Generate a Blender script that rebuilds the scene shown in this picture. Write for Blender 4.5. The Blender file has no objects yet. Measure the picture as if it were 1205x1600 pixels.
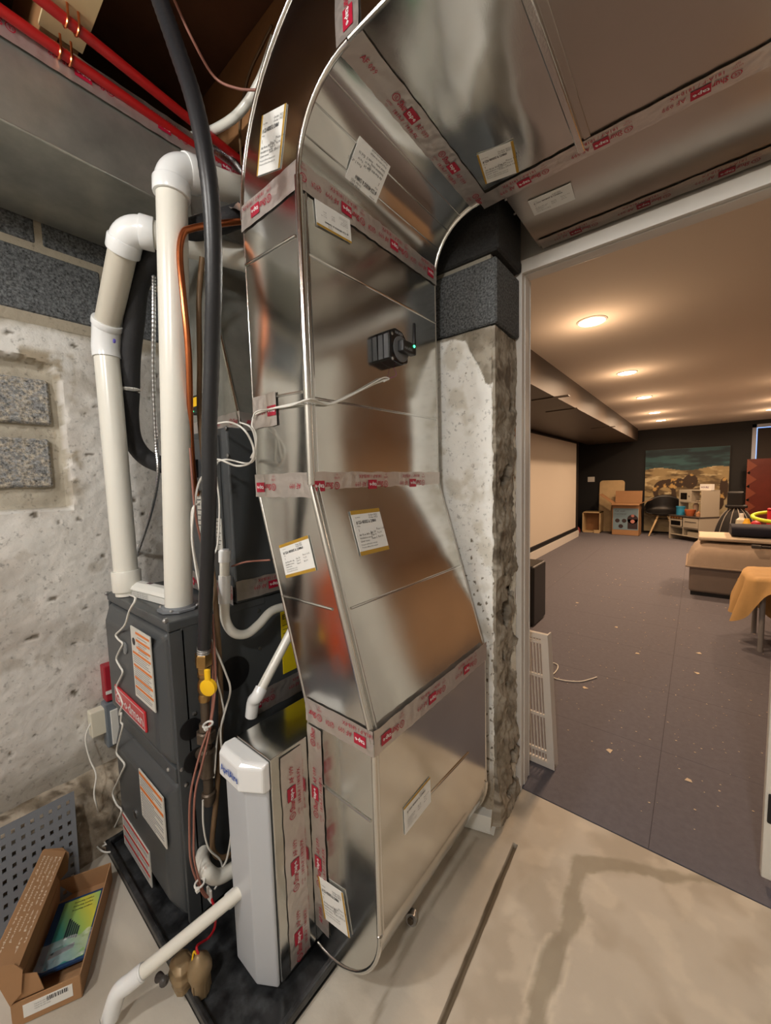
import bpy, math, random
import numpy as np
from mathutils import Vector, noise
from math import sin, cos, pi, radians
random.seed(7)
C = bpy.context.scene.collection
S = bpy.context.scene
# ------------------------------------------------------------------ camera
F, H = 598.0, 1.3
def _n(v): v = np.array(v, float); return v/np.linalg.norm(v)
_d = lambda x, y: _n([x-602.5, y-800.0, F])
_Y = _d(1090, 739); _D = _d(806, 8300); _D = _n(_D-_Y*(_D@_Y)); _Z = -_D; _X = _n(np.cross(_Y, _Z))
if _X@_d(-132, 771) > 0: _X = -_X
AX = np.array([_X, _Y, _Z])
def at(px, py, **k):
    "world point seen at a photo pixel, lying on the plane x=, y= or z="
    r = AX@_d(px, py); (a, v), = k.items(); i = 'xyz'.index(a)
    t = (v-(0, 0, H)[i])/r[i]
    return Vector((t*r[0], t*r[1], H+t*r[2]))
cd = bpy.data.cameras.new('camera'); cam = bpy.data.objects.new('camera', cd); C.objects.link(cam)
cd.sensor_fit = 'VERTICAL'; cd.sensor_height = 36; cd.lens = F/1600*36; cd.clip_start = .02; cd.clip_end = 60
from mathutils import Matrix
R = Matrix(((AX[0][0], -AX[0][1], -AX[0][2]), (AX[1][0], -AX[1][1], -AX[1][2]), (AX[2][0], -AX[2][1], -AX[2][2])))
cam.matrix_world = Matrix.Translation((0, 0, H)) @ R.to_4x4()
S.camera = cam
# ------------------------------------------------------------------ world, exposure, lamps
w = bpy.data.worlds.new('world'); S.world = w; w.use_nodes = True
w.node_tree.nodes['Background'].inputs[0].default_value = (.8, .85, .9, 1)
w.node_tree.nodes['Background'].inputs[1].default_value = .05
S.view_settings.view_transform = 'Standard'; S.view_settings.look = 'None'; S.view_settings.gamma = 1
S.view_settings.use_curve_mapping = False; S.view_settings.exposure = 0.12
def area(name, loc, sx, sy, power, col, shape='RECTANGLE', spread=180, rot=(0, 0, 0)):
    l = bpy.data.lights.new(name, 'AREA'); l.shape = shape; l.size = sx; l.size_y = sy; l.energy = power; l.color = col
    l.spread = radians(spread)
    o = bpy.data.objects.new(name, l); o.location = loc; o.rotation_euler = rot; C.objects.link(o); return o
def point(name, loc, r, power, col):
    l = bpy.data.lights.new(name, 'POINT'); l.shadow_soft_size = r; l.energy = power; l.color = col
    o = bpy.data.objects.new(name, l); o.location = loc; C.objects.link(o); return o
BULBS = [(.15, -1.0, 2.33), (-1.0, -.95, 2.28)]
for b_, p_ in zip(BULBS, (76, 66)): point('utility_bulb_light', b_, .07, p_, (1, .985, .95))
WARM = (1, .66, .41)
ROW = [at(x, y, z=2.275) for x, y in ((925, 503), (980, 583), (1007, 621), (1023, 645), (1033, 657))]
_q = at(1206, 641, z=2.275); ROW2 = [Vector((_q.x, p.y, 2.275)) for p in ROW[2:]]
for p in ROW+ROW2: area('recessed_lamp_light', (p.x, p.y, 2.262), .12, .12, 18, WARM, 'DISK', 170); point('ceiling_fill_light', (p.x, p.y, 2.10), .06, 3.4, WARM)  # point lights are added below the downlights to brighten the ceiling

# ------------------------------------------------------------------ materials
def lin(c):
    f = lambda v: (v/255)/12.92 if v/255 <= .04045 else ((v/255+.055)/1.055)**2.4
    return (f(c[0]), f(c[1]), f(c[2]), 1)
def mat(name, col, rough=.5, metal=0, var=0, vs=8, bump=0, bs=60, attr=None, emit=0, wav=0, ws=3, trans=0, spec=None, spk=0, rvar=0, alpha=1, det=4, coat=0, col2=None):
    m = bpy.data.materials.new(name); m.use_nodes = True; nt = m.node_tree; N = nt.nodes; L = nt.links
    b = N['Principled BSDF']; b.inputs['Roughness'].default_value = rough; b.inputs['Metallic'].default_value = metal
    if spec is not None: b.inputs['Specular IOR Level'].default_value = spec
    if trans: b.inputs['Transmission Weight'].default_value = trans
    if coat: b.inputs['Coat Weight'].default_value = coat; b.inputs['Coat Roughness'].default_value = .15
    if alpha < 1: b.inputs['Alpha'].default_value = alpha
    c = lin(col); b.inputs['Base Color'].default_value = c
    if emit: b.inputs['Emission Color'].default_value = c; b.inputs['Emission Strength'].default_value = emit
    src = None
    tc = N.new('ShaderNodeTexCoord')
    def nz(scale, detail=det, rough_=.6):
        n = N.new('ShaderNodeTexNoise'); n.inputs['Scale'].default_value = scale; n.inputs['Detail'].default_value = detail
        n.inputs['Roughness'].default_value = rough_; L.new(tc.outputs['Object'], n.inputs['Vector']); return n
    if attr:
        a = N.new('ShaderNodeAttribute'); a.attribute_name = attr; src = a.outputs['Color']
    else:
        g = N.new('ShaderNodeRGB'); g.outputs[0].default_value = c; src = g.outputs[0]
    if col2:
        n = nz(vs*.6); r = N.new('ShaderNodeMapRange'); r.inputs[1].default_value = .42; r.inputs[2].default_value = .62
        L.new(n.outputs[0], r.inputs[0]); mx = N.new('ShaderNodeMixRGB'); L.new(r.outputs[0], mx.inputs[0]); L.new(src, mx.inputs[1])
        mx.inputs[2].default_value = lin(col2); src = mx.outputs[0]
    if var:
        n = nz(vs); r = N.new('ShaderNodeMapRange'); r.inputs[1].default_value = .25; r.inputs[2].default_value = .75
        r.inputs[3].default_value = 1-var; r.inputs[4].default_value = 1+var
        L.new(n.outputs[0], r.inputs[0]); mx = N.new('ShaderNodeVectorMath'); mx.operation = 'SCALE'
        L.new(src, mx.inputs[0]); L.new(r.outputs[0], mx.inputs['Scale']); src = mx.outputs[0]
    if spk:                                        # dark pits / specks
        n = nz(bs*1.3, 2); r = N.new('ShaderNodeMapRange'); r.inputs[1].default_value = .28; r.inputs[2].default_value = .40
        r.inputs[3].default_value = 1-spk; r.inputs[4].default_value = 1
        L.new(n.outputs[0], r.inputs[0]); mx = N.new('ShaderNodeVectorMath'); mx.operation = 'SCALE'
        L.new(src, mx.inputs[0]); L.new(r.outputs[0], mx.inputs['Scale']); src = mx.outputs[0]
    L.new(src, b.inputs['Base Color'])
    if rvar:
        n = nz(vs*2.5); r = N.new('ShaderNodeMapRange'); r.inputs[3].default_value = rough-rvar; r.inputs[4].default_value = rough+rvar
        L.new(n.outputs[0], r.inputs[0]); L.new(r.outputs[0], b.inputs['Roughness'])
    last = None
    for st, sc, dist, dt in ((wav, ws, .03, 1), (bump, bs, .004, 5)):
        if st:
            n = nz(sc, dt); bp = N.new('ShaderNodeBump'); bp.inputs['Strength'].default_value = st; bp.inputs['Distance'].default_value = dist
            L.new(n.outputs[0], bp.inputs['Height'])
            if last: L.new(last.outputs[0], bp.inputs['Normal'])
            L.new(bp.outputs[0], b.inputs['Normal']); last = bp
    return m
GALV = mat('galvanized_sheet', (214, 214, 210), .15, 1, var=.05, vs=6, wav=.11, ws=3.4, bump=.015, bs=300, rvar=.05)
GALVD = mat('aged_galvanized_sheet', (176, 176, 168), .32, .72, var=.22, vs=9, wav=.2, ws=2.5, bump=.06, bs=200, rvar=.1)
SEAM = mat('bright_sheet_edge', (225, 225, 222), .16, 1, bump=.06, bs=150)
TAPE = mat('foil_tape', (208, 200, 194), .36, .78, wav=.12, ws=30, bump=.25, bs=60, rvar=.06)
RED = mat('tape_red_print', (170, 22, 52), .4); PWHITE = mat('tape_white_print', (232, 225, 225), .4)
PAPER = mat('sticker_paper', (232, 232, 228), .55); GOLD = mat('sticker_gold_edge', (176, 138, 48), .5); INK = mat('ink', (45, 45, 48), .6); INKL = mat('faint_ink', (120, 120, 125), .6)
PVC = mat('white_pvc', (226, 224, 214), .28, var=.02, vs=5, bump=.02, bs=20, coat=.2)
PVCB = mat('bright_pvc_fitting', (232, 234, 234), .22, coat=.3)
PVCT = mat('primed_pvc', (200, 194, 180), .3, var=.03)
DARKP = mat('furnace_grey_paint', (72, 75, 77), .38, var=.05, vs=4, bump=.03, bs=150)
BLACK = mat('black_plastic', (24, 24, 26), .4, var=.1); BLACKG = mat('black_gloss', (18, 18, 20), .2)
HOSE = mat('black_hose_rubber', (34, 35, 38), .38, bump=.1, bs=120); FOAM = mat('black_foam_insulation', (30, 30, 32), .7, bump=.3, bs=140)
COPPER = mat('copper_tube', (196, 116, 74), .28, 1, var=.15, vs=14); BROWN = mat('aged_brown_tube', (116, 92, 66), .5, .2, var=.15, vs=12)
REDP = mat('red_pex', (168, 24, 24), .35, var=.06); WHITEW = mat('white_cable', (222, 220, 212), .45); TAN = mat('tan_cable', (150, 100, 86), .5)
BRASS = mat('brass', (172, 138, 88), .32, 1, var=.12, vs=20); YEL = mat('yellow_handle', (240, 190, 20), .4); IRON = mat('black_iron', (96, 84, 72), .42, .6, var=.2, vs=25, bump=.2)
STEEL = mat('zinc_steel', (190, 192, 195), .28, 1, bump=.05)
WHITEP = mat('white_plastic', (226, 226, 220), .35); ABAG = mat('filter_cover_grey', (188, 192, 197), .32); BLUEP = mat('blue_logo_print', (28, 78, 170), .4)
BADGE = mat('badge_red', (190, 34, 44), .3, coat=.3); ORNG = mat('label_orange', (214, 120, 52), .5); LABEL = mat('label_grey_paper', (206, 204, 196), .5)
BRONZE = mat('bronze_pump_body', (150, 128, 96), .45, .35, var=.12, vs=30); REDW = mat('red_wire', (180, 20, 36), .4)
CONC = mat('concrete_painted', (190, 184, 172), .85, attr='col', var=.07, vs=6, bump=.7, bs=50, spk=.35)
CONCF = mat('concrete_floor', (190, 180, 165), .75, attr='col', var=.06, vs=4, bump=.16, bs=60)
CONCR = mat('concrete_broken', (150, 140, 124), .95, attr='col', var=.16, vs=18, bump=1, bs=45, spk=.25)
BLOCKM = mat('cinder_block', (132, 133, 133), .95, var=.9, vs=120, bump=.8, bs=130, spk=.4, col2=(160, 151, 136))
BLOCKB = mat('black_coated_block', (36, 35, 34), .8, var=.7, vs=130, bump=.6, bs=120, spk=.3)
BLOCKG = mat('grey_speckled_block', (84, 86, 87), .9, var=1.1, vs=150, bump=.7, bs=130, spk=.4)
MORT = mat('mortar', (150, 144, 132), .95, var=.12, vs=14, bump=.6, bs=60)
WOOD = mat('joist_wood', (150, 106, 66), .7, var=.2, vs=6, bump=.2); WOODD = mat('old_subfloor_wood', (88, 54, 32), .8, var=.35, vs=5); PLY = mat('pale_plywood', (206, 180, 136), .65, var=.1, vs=7)
CARD = mat('cardboard', (168, 128, 90), .8, var=.05, vs=12); CARDIN = mat('cardboard_inside', (150, 114, 80), .85)
GREYPL = mat('grey_mat_plastic', (112, 116, 122), .5); PAN = mat('black_drain_pan', (24, 25, 27), .36, var=.5, vs=26, bump=.15, bs=40, col2=(58, 60, 62))
CARPET = mat('dark_carpet_tile', (106, 104, 112), .95, var=.10, vs=40, bump=.5, bs=300)
TRIMW = mat('white_trim_paint', (216, 212, 206), .4); BLKWALL = mat('black_wall_paint', (15, 15, 16), .6, var=.04); CEILW = mat('flat_ceiling_paint', (228, 216, 200), .9)
SCREEN = mat('screen_fabric', (205, 196, 182), .8); DRY = mat('light_wall_paint', (196, 190, 180), .8, var=.04)
LAMP = mat('lamp_lens', (255, 236, 205), .5, emit=14); FIXL = mat('tube_lens', (255, 248, 236), .5, emit=9)
SOFA = mat('beige_velour', (170, 152, 134), .9, var=.06, vs=9, bump=.2, bs=90); SOFAB = mat('taupe_base_fabric', (124, 112, 104), .9, var=.05); BLANK = mat('cream_blanket', (212, 196, 172), .95, bump=.4, bs=60)
NAVY = mat('navy_cloth', (24, 26, 42), .85); TANCL = mat('mustard_cloth', (200, 160, 102), .75, var=.08, bump=.3, bs=30)
FOAMW = mat('spray_foam', (206, 198, 182), .9, var=.12, vs=20, bump=.8, bs=60); KRAFT = mat('torn_kraft', (140, 106, 72), .85, var=.15)
REDWD = mat('red_brown_panel', (92, 36, 26), .35, var=.2, vs=4); KGREY = mat('toy_kitchen_grey', (176, 168, 152), .5); KDARK = mat('toy_worktop', (70, 64, 60), .5)
LED = mat('green_led', (60, 255, 160), .3, emit=6); ORCORD = mat('orange_cord', (255, 122, 24), .45); BLUEC = mat('blue_tub', (50, 80, 190), .5)

# ------------------------------------------------------------------ mesh builder
ORG = {}
class MB:
    def __init__(s): s.v = []; s.f = []; s.c = []
    def add(s, vs, fs, col=None):
        n = len(s.v); s.v += [Vector(v) for v in vs]; s.f += [tuple(i+n for i in f) for f in fs]
        if col is not None: s.c += list(col)
    def box(s, x0, x1, y0, y1, z0, z1):
        s.add([(x0, y0, z0), (x1, y0, z0), (x1, y1, z0), (x0, y1, z0), (x0, y0, z1), (x1, y0, z1), (x1, y1, z1), (x0, y1, z1)],
              [(0, 3, 2, 1), (4, 5, 6, 7), (0, 1, 5, 4), (1, 2, 6, 5), (2, 3, 7, 6), (3, 0, 4, 7)]); return s
    def obox(s, c, u, v, w):
        c, u, v, w = map(Vector, (c, u, v, w))
        if u.cross(v).dot(w) < 0: w = -w
        s.add([c-u-v-w, c+u-v-w, c+u+v-w, c-u+v-w, c-u-v+w, c+u-v+w, c+u+v+w, c-u+v+w],
              [(0, 3, 2, 1), (4, 5, 6, 7), (0, 1, 5, 4), (1, 2, 6, 5), (2, 3, 7, 6), (3, 0, 4, 7)]); return s
    def prism(s, poly, d):
        "closed polygon extruded by vector d"
        poly = [Vector(p) for p in poly]; d = Vector(d); n = len(poly)
        nn = sum(((poly[i]-poly[0]).cross(poly[(i+1) % n]-poly[0]) for i in range(n)), Vector())
        if nn.dot(d) > 0: poly.reverse()
        s.add(poly+[p+d for p in poly], [tuple(range(n)), tuple(range(2*n-1, n-1, -1))]+[(i, i+n, (i+1) % n+n, (i+1) % n) for i in range(n)]); return s
    def loft(s, rings, closed=True, caps=True):
        n = len(rings[0]); k = len(rings); vs = [p for r in rings for p in r]; fs = []
        for a in range(k-1):
            for i in range(n if closed else n-1):
                j = (i+1) % n; fs.append((a*n+i, a*n+j, a*n+n+j, a*n+n+i))
        if caps: fs += [tuple(range(n-1, -1, -1)), tuple(range((k-1)*n, k*n))]
        s.add(vs, fs); return s
    def tube(s, pts, r, seg=12, caps=True):
        pts = [Vector(p) for p in pts]; P = [pts[0]]
        for p in pts[1:]:
            if (p-P[-1]).length > 1e-5: P.append(p)
        pts = P; k = len(pts); rings = []; t0 = (pts[1]-pts[0]).normalized()
        a = t0.orthogonal().normalized()
        for i, p in enumerate(pts):
            t = ((pts[min(i+1, k-1)]-p).normalized()+(p-pts[max(i-1, 0)]).normalized())
            t = t.normalized() if t.length > 1e-6 else t0
            a = (a-t*a.dot(t)).normalized(); b = t.cross(a); rr = r[i] if isinstance(r, (list, tuple)) else r
            rings.append([p+(a*cos(q)+b*sin(q))*rr for q in (2*pi*j/seg for j in range(seg))])
        s.loft(rings, True, caps); return s
    def lathe(s, o, axis, prof, seg=20):
        "prof: list of (distance along axis, radius)"
        o = Vector(o); t = Vector(axis).normalized(); a = t.orthogonal().normalized(); b = t.cross(a)
        s.loft([[o+t*h+(a*cos(q)+b*sin(q))*max(r, 1e-4) for q in (2*pi*j/seg for j in range(seg))] for h, r in prof]); return s
    def grid(s, fn, nu, nv, colfn=None, flip=False):
        vs = []; cs = []
        for j in range(nv+1):
            for i in range(nu+1):
                vs.append(fn(i/nu, j/nv))
                if colfn: cs.append(colfn(i/nu, j/nv, vs[-1]))
        fs = [(j*(nu+1)+i, j*(nu+1)+i+1, (j+1)*(nu+1)+i+1, (j+1)*(nu+1)+i) for j in range(nv) for i in range(nu)]
        if flip: fs = [f[::-1] for f in fs]
        s.add(vs, fs, cs if colfn else None); return s
    def build(s, name, m, parent=None, smooth=False, bevel=0, seg=2, **props):
        V = np.array([tuple(v) for v in s.v]); o = Vector(((V[:, 0].min()+V[:, 0].max())/2, (V[:, 1].min()+V[:, 1].max())/2, V[:, 2].min()))
        me = bpy.data.meshes.new(name); me.from_pydata([tuple(v-o) for v in s.v], [], s.f); me.materials.append(m)
        if s.c:
            ca = me.color_attributes.new('col', 'FLOAT_COLOR', 'POINT')
            ca.data.foreach_set('color', [x for c in s.c for x in (c if len(c) == 4 else lin(c))])
        if smooth:
            me.shade_smooth(); me.set_sharp_from_angle(angle=radians(38 if smooth is True else smooth))
        ob = bpy.data.objects.new(name, me); C.objects.link(ob)
        if parent: ob.parent = parent; ob.location = o-ORG[parent.name]
        else: ob.location = o
        ORG[ob.name] = o
        if bevel:
            bv = ob.modifiers.new('bevel', 'BEVEL'); bv.width = bevel; bv.segments = seg; bv.limit_method = 'ANGLE'; bv.harden_normals = False
        for k, v in props.items(): ob[k] = v
        return ob
def thing(name, loc, label, cat, group=None):
    o = bpy.data.objects.new(name, None); C.objects.link(o); o.location = loc; o.empty_display_size = .1
    o['label'] = label; o['category'] = cat; ORG[o.name] = Vector(loc)
    if group: o['group'] = group
    return o
def struct(mb, name, m, **k): return mb.build(name, m, kind='structure', **k)
def box(x0, x1, y0, y1, z0, z1): return MB().box(x0, x1, y0, y1, z0, z1)
def spline(pts, n=8):
    pts = [Vector(p) for p in pts]; P = [pts[0]*2-pts[1]]+pts+[pts[-1]*2-pts[-2]]; out = []
    for i in range(1, len(P)-2):
        a, b, c, d = P[i-1:i+3]
        for k in range(n):
            t = k/n; out.append(.5*((2*b)+(c-a)*t+(2*a-5*b+4*c-d)*t*t+(3*b-a-3*c+d)*t**3))
    out.append(pts[-1]); return out
_tc = {}
def glyphs(txt, bold=False):
    k = (txt, bold)
    if k not in _tc:
        cu = bpy.data.curves.new('lettering', 'FONT'); cu.body = txt; cu.size = 1; cu.resolution_u = 1
        if bold: cu.offset = .02
        ob = bpy.data.objects.new('lettering', cu); C.objects.link(ob); bpy.context.view_layer.update()
        me = bpy.data.meshes.new_from_object(ob.evaluated_get(bpy.context.evaluated_depsgraph_get()))
        V = np.array([tuple(v.co) for v in me.vertices])[:, :2]; fs = [tuple(p.vertices) for p in me.polygons]
        bpy.data.objects.remove(ob); bpy.data.meshes.remove(me)
        _tc[k] = (V-V.min(0), fs)
    return _tc[k]
def text(mb, txt, O, u, v, h, bold=False, wid=None, n=None):
    "letters h tall at O (lower left), along u, up v; wid squeezes the line to a width"
    V, fs = glyphs(txt, bold); sy = h/max(V[:, 1].max(), .5); sx = wid/V[:, 0].max() if wid else sy
    O, u, v = Vector(O), Vector(u), Vector(v)
    vs = [O+u*float(p[0]*sx)+v*float(p[1]*sy) for p in V]
    if n is None: n = u.cross(v)*.0003
    mb.add([p+n for p in vs], fs); return mb
def quad(mb, O, u, v, w, h, off=0.0):
    O, u, v = Vector(O), Vector(u), Vector(v); n = u.cross(v)*off
    mb.add([O+n, O+u*w+n, O+u*w+v*h+n, O+v*h+n], [(0, 1, 2, 3)]); return mb
def ring(mb, O, u, v, r, t, n=14):
    O, u, v = Vector(O), Vector(u), Vector(v); vs = []
    for k in range(n):
        a = 2*pi*k/n
        for q in (r, r-t): vs.append(O+(u*cos(a)+v*sin(a))*q+u.cross(v)*.0003)
    mb.add(vs, [(2*k, 2*((k+1) % n), 2*((k+1) % n)+1, 2*k+1) for k in range(n)])
TW = .062
def tape(root, A, B, nrm, rev=False, start=0., W=TW, txt=True):
    A, B, nrm = Vector(A), Vector(B), Vector(nrm).normalized(); Lg = (B-A).length; u = (B-A)/Lg; v = nrm.cross(u)
    k = max(4, int(Lg/.02)); m = MB(); rnd = random.Random(int(Lg*1e4)+int(A.z*100))
    jit = [[(rnd.uniform(-.0004, .0008), rnd.uniform(-.0015, .0015)) for _ in range(6)] for _ in range(k+1)]
    def fn(s_, t_):
        i = round(s_*k); j = round(t_*5); a, b = jit[i][j]
        return A+u*(Lg*s_)+v*(W*(t_-.5)+b)+nrm*(.0014+a)
    m.grid(fn, k, 5)
    o = m.build('foil_tape', TAPE, root, smooth=True)
    if not txt: return o
    uu = -u if rev else u; O0 = B if rev else A; vv = nrm.cross(uu); rm = MB(); wm = MB(); p = -start; T = .20; off = nrm*.003
    while p < Lg:
        def ok(a, b): return p+a >= 0 and p+b <= Lg
        def O(a, b): return O0+uu*(p+a)+vv*b+off
        if ok(0, .018):
            ring(rm, O(.009, -.0+.004), uu, vv, .0095, .0018); text(rm, 'UL', O(.0045, -.0005), uu, vv, .009, True, .009)
        if ok(.022, .05): text(rm, 'Shur', O(.022, -.005), uu, vv, .017, True, .028)
        if ok(.05, .088): quad(rm, O(.051, -.009), uu, vv, .037, .026, .0002); text(wm, 'tape', O(.053, -.0035), uu, vv, .013, True, .031, nrm*.0012)
        if ok(.095, .14): text(rm, 'AF 099', O(.096, -.004), uu, vv, .013, False, .045)
        if ok(.0, .02): text(rm, 'LISTED', O(0, -.018), uu, vv, .005, False, .018); text(rm, '723', O(.004, -.026), uu, vv, .004)
        if ok(.03, .125): text(rm, '181A-P / 181B-FX', O(.03, -.024), uu, vv, .010, False, .095)
        if ok(.155, .19) and start == 0.03: text(rm, 'Q3/24', O(.155, -.004), uu, vv, .016, False, .03)
        p += T
    if rm.v: rm.build('tape_print', RED, o, kind='stuff')
    if wm.v: wm.build('tape_lettering', PWHITE, o, kind='stuff')
    return o
def sticker(root, O, u, v, w, h, gold=((0, .09), (.91, 1)), rot180=False, gside=False):
    "paper label; O lower left, u right, v up; n = u x v outward"
    O, u, v = Vector(O), Vector(u).normalized(), Vector(v).normalized(); n = u.cross(v).normalized()
    m = MB(); m.obox(O+u*w/2+v*h/2+n*.0012, u*w/2, v*h/2, n*.0006); o = m.build('sticker', PAPER, root)
    for a, b in gold:
        g = MB()
        if gside: g.obox(O+u*(w*(a+b)/2)+v*h/2+n*.0016, u*(w*(b-a)/2), v*h/2, n*.0005)
        else: g.obox(O+u*w/2+v*(h*(a+b)/2)+n*.0016, u*w/2, v*(h*(b-a)/2), n*.0005)
        g.build('gold_edge', GOLD, o)
    if rot180: O = O+u*w+v*h; u = -u; v = -v
    P = lambda a, b: O+u*(w*a)+v*(h*b)+n*.0022
    k = MB(); text(k, '# 1226 48X8X5 & 1208860', P(.10, .68), u, v, h*.085, True, w*.68)
    text(k, 'Duct fitting', P(.1, .82), u, v, h*.03); text(k, 'Order 3021', P(.55, .84), u, v, h*.045); text(k, 'Order 3021', P(.55, .785), u, v, h*.045)
    text(k, 'Wrap', P(.1, .62), u, v, h*.035); text(k, '1', P(.12, .52), u, v, h*.06)
    for r in range(3):
        text(k, ('Air flow 800 cfm', 'Insulation none', 'Liner none')[r], P(.1, .42-.07*r), u, v, h*.046)
        text(k, ('Size 24', 'Gauge 26', 'Seam S')[r], P(.48, .45-.07*r), u, v, h*.046); text(k, ('Piece 1 of 2', 'Top 24', 'End 10')[r], P(.72, .5-.09*r), u, v, h*.046)
    for r in range(2): text(k, 'Project address line and job', P(.1, .20-.06*r), u, v, h*.042)
    k.build('sticker_print', INK, o, kind='stuff'); return o
def wire(name, pts, r, m, label, cat='cable', seg=6, n=7, group=None, root=None):
    mb = MB().tube(spline(pts, n), r, seg); ob = mb.build(name, m, root, smooth=80)
    if not root:
        ob['label'] = label; ob['category'] = cat
        if group: ob['group'] = group
    return ob
def fn3(p, s, seed=0): return noise.noise(Vector(p)*s+Vector((seed*7.3, seed*3.1, seed)))
def fbm(p, s, seed=0): return noise.fractal(Vector(p)*s+Vector((seed*7.3, seed*3.1, seed)), 1.0, 2.0, 4)
def mixc(a, b, t): t = max(0, min(1, t)); return tuple(a[i]+(b[i]-a[i])*t for i in range(3))
def sstep(a, b, x): t = max(0, min(1, (x-a)/(b-a))); return t*t*(3-2*t)
def seg_d(p, a, b):
    ab = (b[0]-a[0], b[1]-a[1]); L2 = ab[0]**2+ab[1]**2; t = max(0, min(1, ((p[0]-a[0])*ab[0]+(p[1]-a[1])*ab[1])/L2))
    return math.hypot(p[0]-a[0]-ab[0]*t, p[1]-a[1]-ab[1]*t)
# ------------------------------------------------------------------ utility room shell
GX = -.449
_st = [at(x, y, z=0) for x, y in ((1120, 1378), (1040, 1368), (960, 1352), (905, 1350), (893, 1395), (890, 1450), (862, 1500), (845, 1560), (835, 1600))]
_cr = [at(x, y, z=0) for x, y in ((745, 1310), (665, 1430), (640, 1470), (600, 1560), (585, 1600))]
def floor_h(x, y):
    xg = GX-(y-.92)*.049; h = .0012*fbm((x, y, 0), 3)
    if y < 1.25: h -= .014*(1-sstep(.004, .009, abs(x-xg)))
    return h
def floor_c(s, t, p):
    x, y = p.x, p.y; c = (196, 189, 176); n = fbm((x, y, 0), 5, 1)
    c = mixc(c, (180, 171, 156), sstep(-.1, .5, n)); c = mixc(c, (214, 206, 190), sstep(.1, .5, fbm((x, y, 0), 9, 2))*.5)
    e = .016*fbm((x, y, 0), 9, 3)
    d = min(seg_d((x, y), _st[i], _st[i+1]) for i in range(len(_st)-1))+e*1.5
    c = mixc(c, (140, 132, 114), (1-sstep(.014, .028, d))*.62)
    if y < 1.05: c = mixc(c, (222, 214, 196), sstep(.022, .030, d)*(1-sstep(.032, .040, d))*.5)
    d = min(seg_d((x, y), _cr[i], _cr[i+1]) for i in range(len(_cr)-1))+e*.4
    c = mixc(c, (134, 122, 104), (1-sstep(.004, .012, abs(d)))*.5)
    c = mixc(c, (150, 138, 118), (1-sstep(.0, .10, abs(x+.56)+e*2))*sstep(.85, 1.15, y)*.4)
    xg = GX-(y-.92)*.049
    if y < 1.25: c = mixc(c, (104, 94, 78), (1-sstep(.006, .010, abs(x-xg)+e*.25)))
    return c
xs = [-1.75+.05*i for i in range(15)]+[-1+.008*i for i in range(66)]+[-.472+.0035*i for i in range(14)]+[-.42+.008*i for i in range(117)]+[.52+.1*i for i in range(16)]
ys = [-1.8+.15*i for i in range(13)]+[.15+.008*i for i in range(170)]
ys = [y for y in ys if y < 1.508]+[1.51]
m = MB(); vs = []; cs = []
for y in ys:
    for x in xs:
        xx = x-(y-.92)*.049*math.exp(-((x-GX)/.2)**2) if abs(x-GX) < .6 else x
        p = Vector((xx, y, floor_h(xx, y))); vs.append(p); cs.append(floor_c(0, 0, p))
nx = len(xs)
m.add(vs, [(j*nx+i, j*nx+i+1, (j+1)*nx+i+1, (j+1)*nx+i) for j in range(len(ys)-1) for i in range(nx-1)], cs)
struct(m, 'floor', CONCF, smooth=True)

# left foundation wall: poured concrete with a filled-in window, block courses above, rough footing below
WX = -1.72
yR = at(100, 640, x=WX).y; zR0 = at(107, 795, x=WX).z; zR1 = at(40, 560, x=WX).z
def in_rec(y, z):
    y0 = yR+.006*fbm((y, z, 0), 14, 5)-.02*sstep(1.5, 1.3, z)*0; r = .07
    zt = zR1+.02*fbm((y, z, 1), 7, 6); d = min(y0-y, z-zR0, zt-z)
    if y > y0-r and z > zt-r: d = min(d, r-math.hypot(y-y0+r, z-zt+r))
    return sstep(-.004, .010, d)
def lw(s, t):
    y = -.02+s*1.30; z = .24+t*1.63
    n = .005*fbm((0, y, z), 5)+.002*fbm((0, y, z), 24)
    pit = noise.noise(Vector((y*34, z*34, 3))); n -= .004*sstep(.52, .66, pit)
    n -= .045*in_rec(y, z)
    return Vector((WX+n, y, z))
def lwc(s, t, p):
    y, z = p.y, p.z; c = (212, 209, 203)
    c = mixc(c, (192, 186, 178), sstep(-.05, .6, fbm((0, y, z), 4, 1)))
    c = mixc(c, (172, 165, 154), sstep(.3, .6, fbm((0, y, z), 9, 2))*.6)
    c = mixc(c, (112, 105, 94), sstep(.56, .66, noise.noise(Vector((y*34, z*34, 3)))))
    dd = max(y-yR, zR0-z, z-zR1)
    if in_rec(y, z) > .5: c = mixc((176, 168, 152), (160, 152, 136), sstep(-.2, .4, fbm((0, y, z), 12, 3)))
    elif dd < .05: c = mixc(c, (152, 140, 120), sstep(-.15, .15, fbm((0, y, z), 11, 8))*(1-sstep(.02, .05, dd))*sstep(1.2, 1.4, z))
    c = mixc(c, (146, 136, 118), sstep(1.82, 1.86, z+.02*fbm((0, y, z), 10)))
    c = mixc(c, (150, 142, 128), sstep(.42, .28, z+.05*fbm((0, y, z), 10))*.7)
    return c
m = MB().grid(lw, 190, 236, lwc)
m.add([(WX, -1.8, 0), (WX, -.02, 0), (WX, -.02, 1.87), (WX, -1.8, 1.87)], [(0, 1, 2, 3)], [(190, 184, 174)]*4)
m.add([(WX, -1.8, 1.85), (WX, 1.28, 1.85), (WX, 1.28, 2.72), (WX, -1.8, 2.72)], [(0, 1, 2, 3)], [(156, 146, 128)]*4)
wl = struct(m, 'wall_left', CONC, smooth=True)
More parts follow.
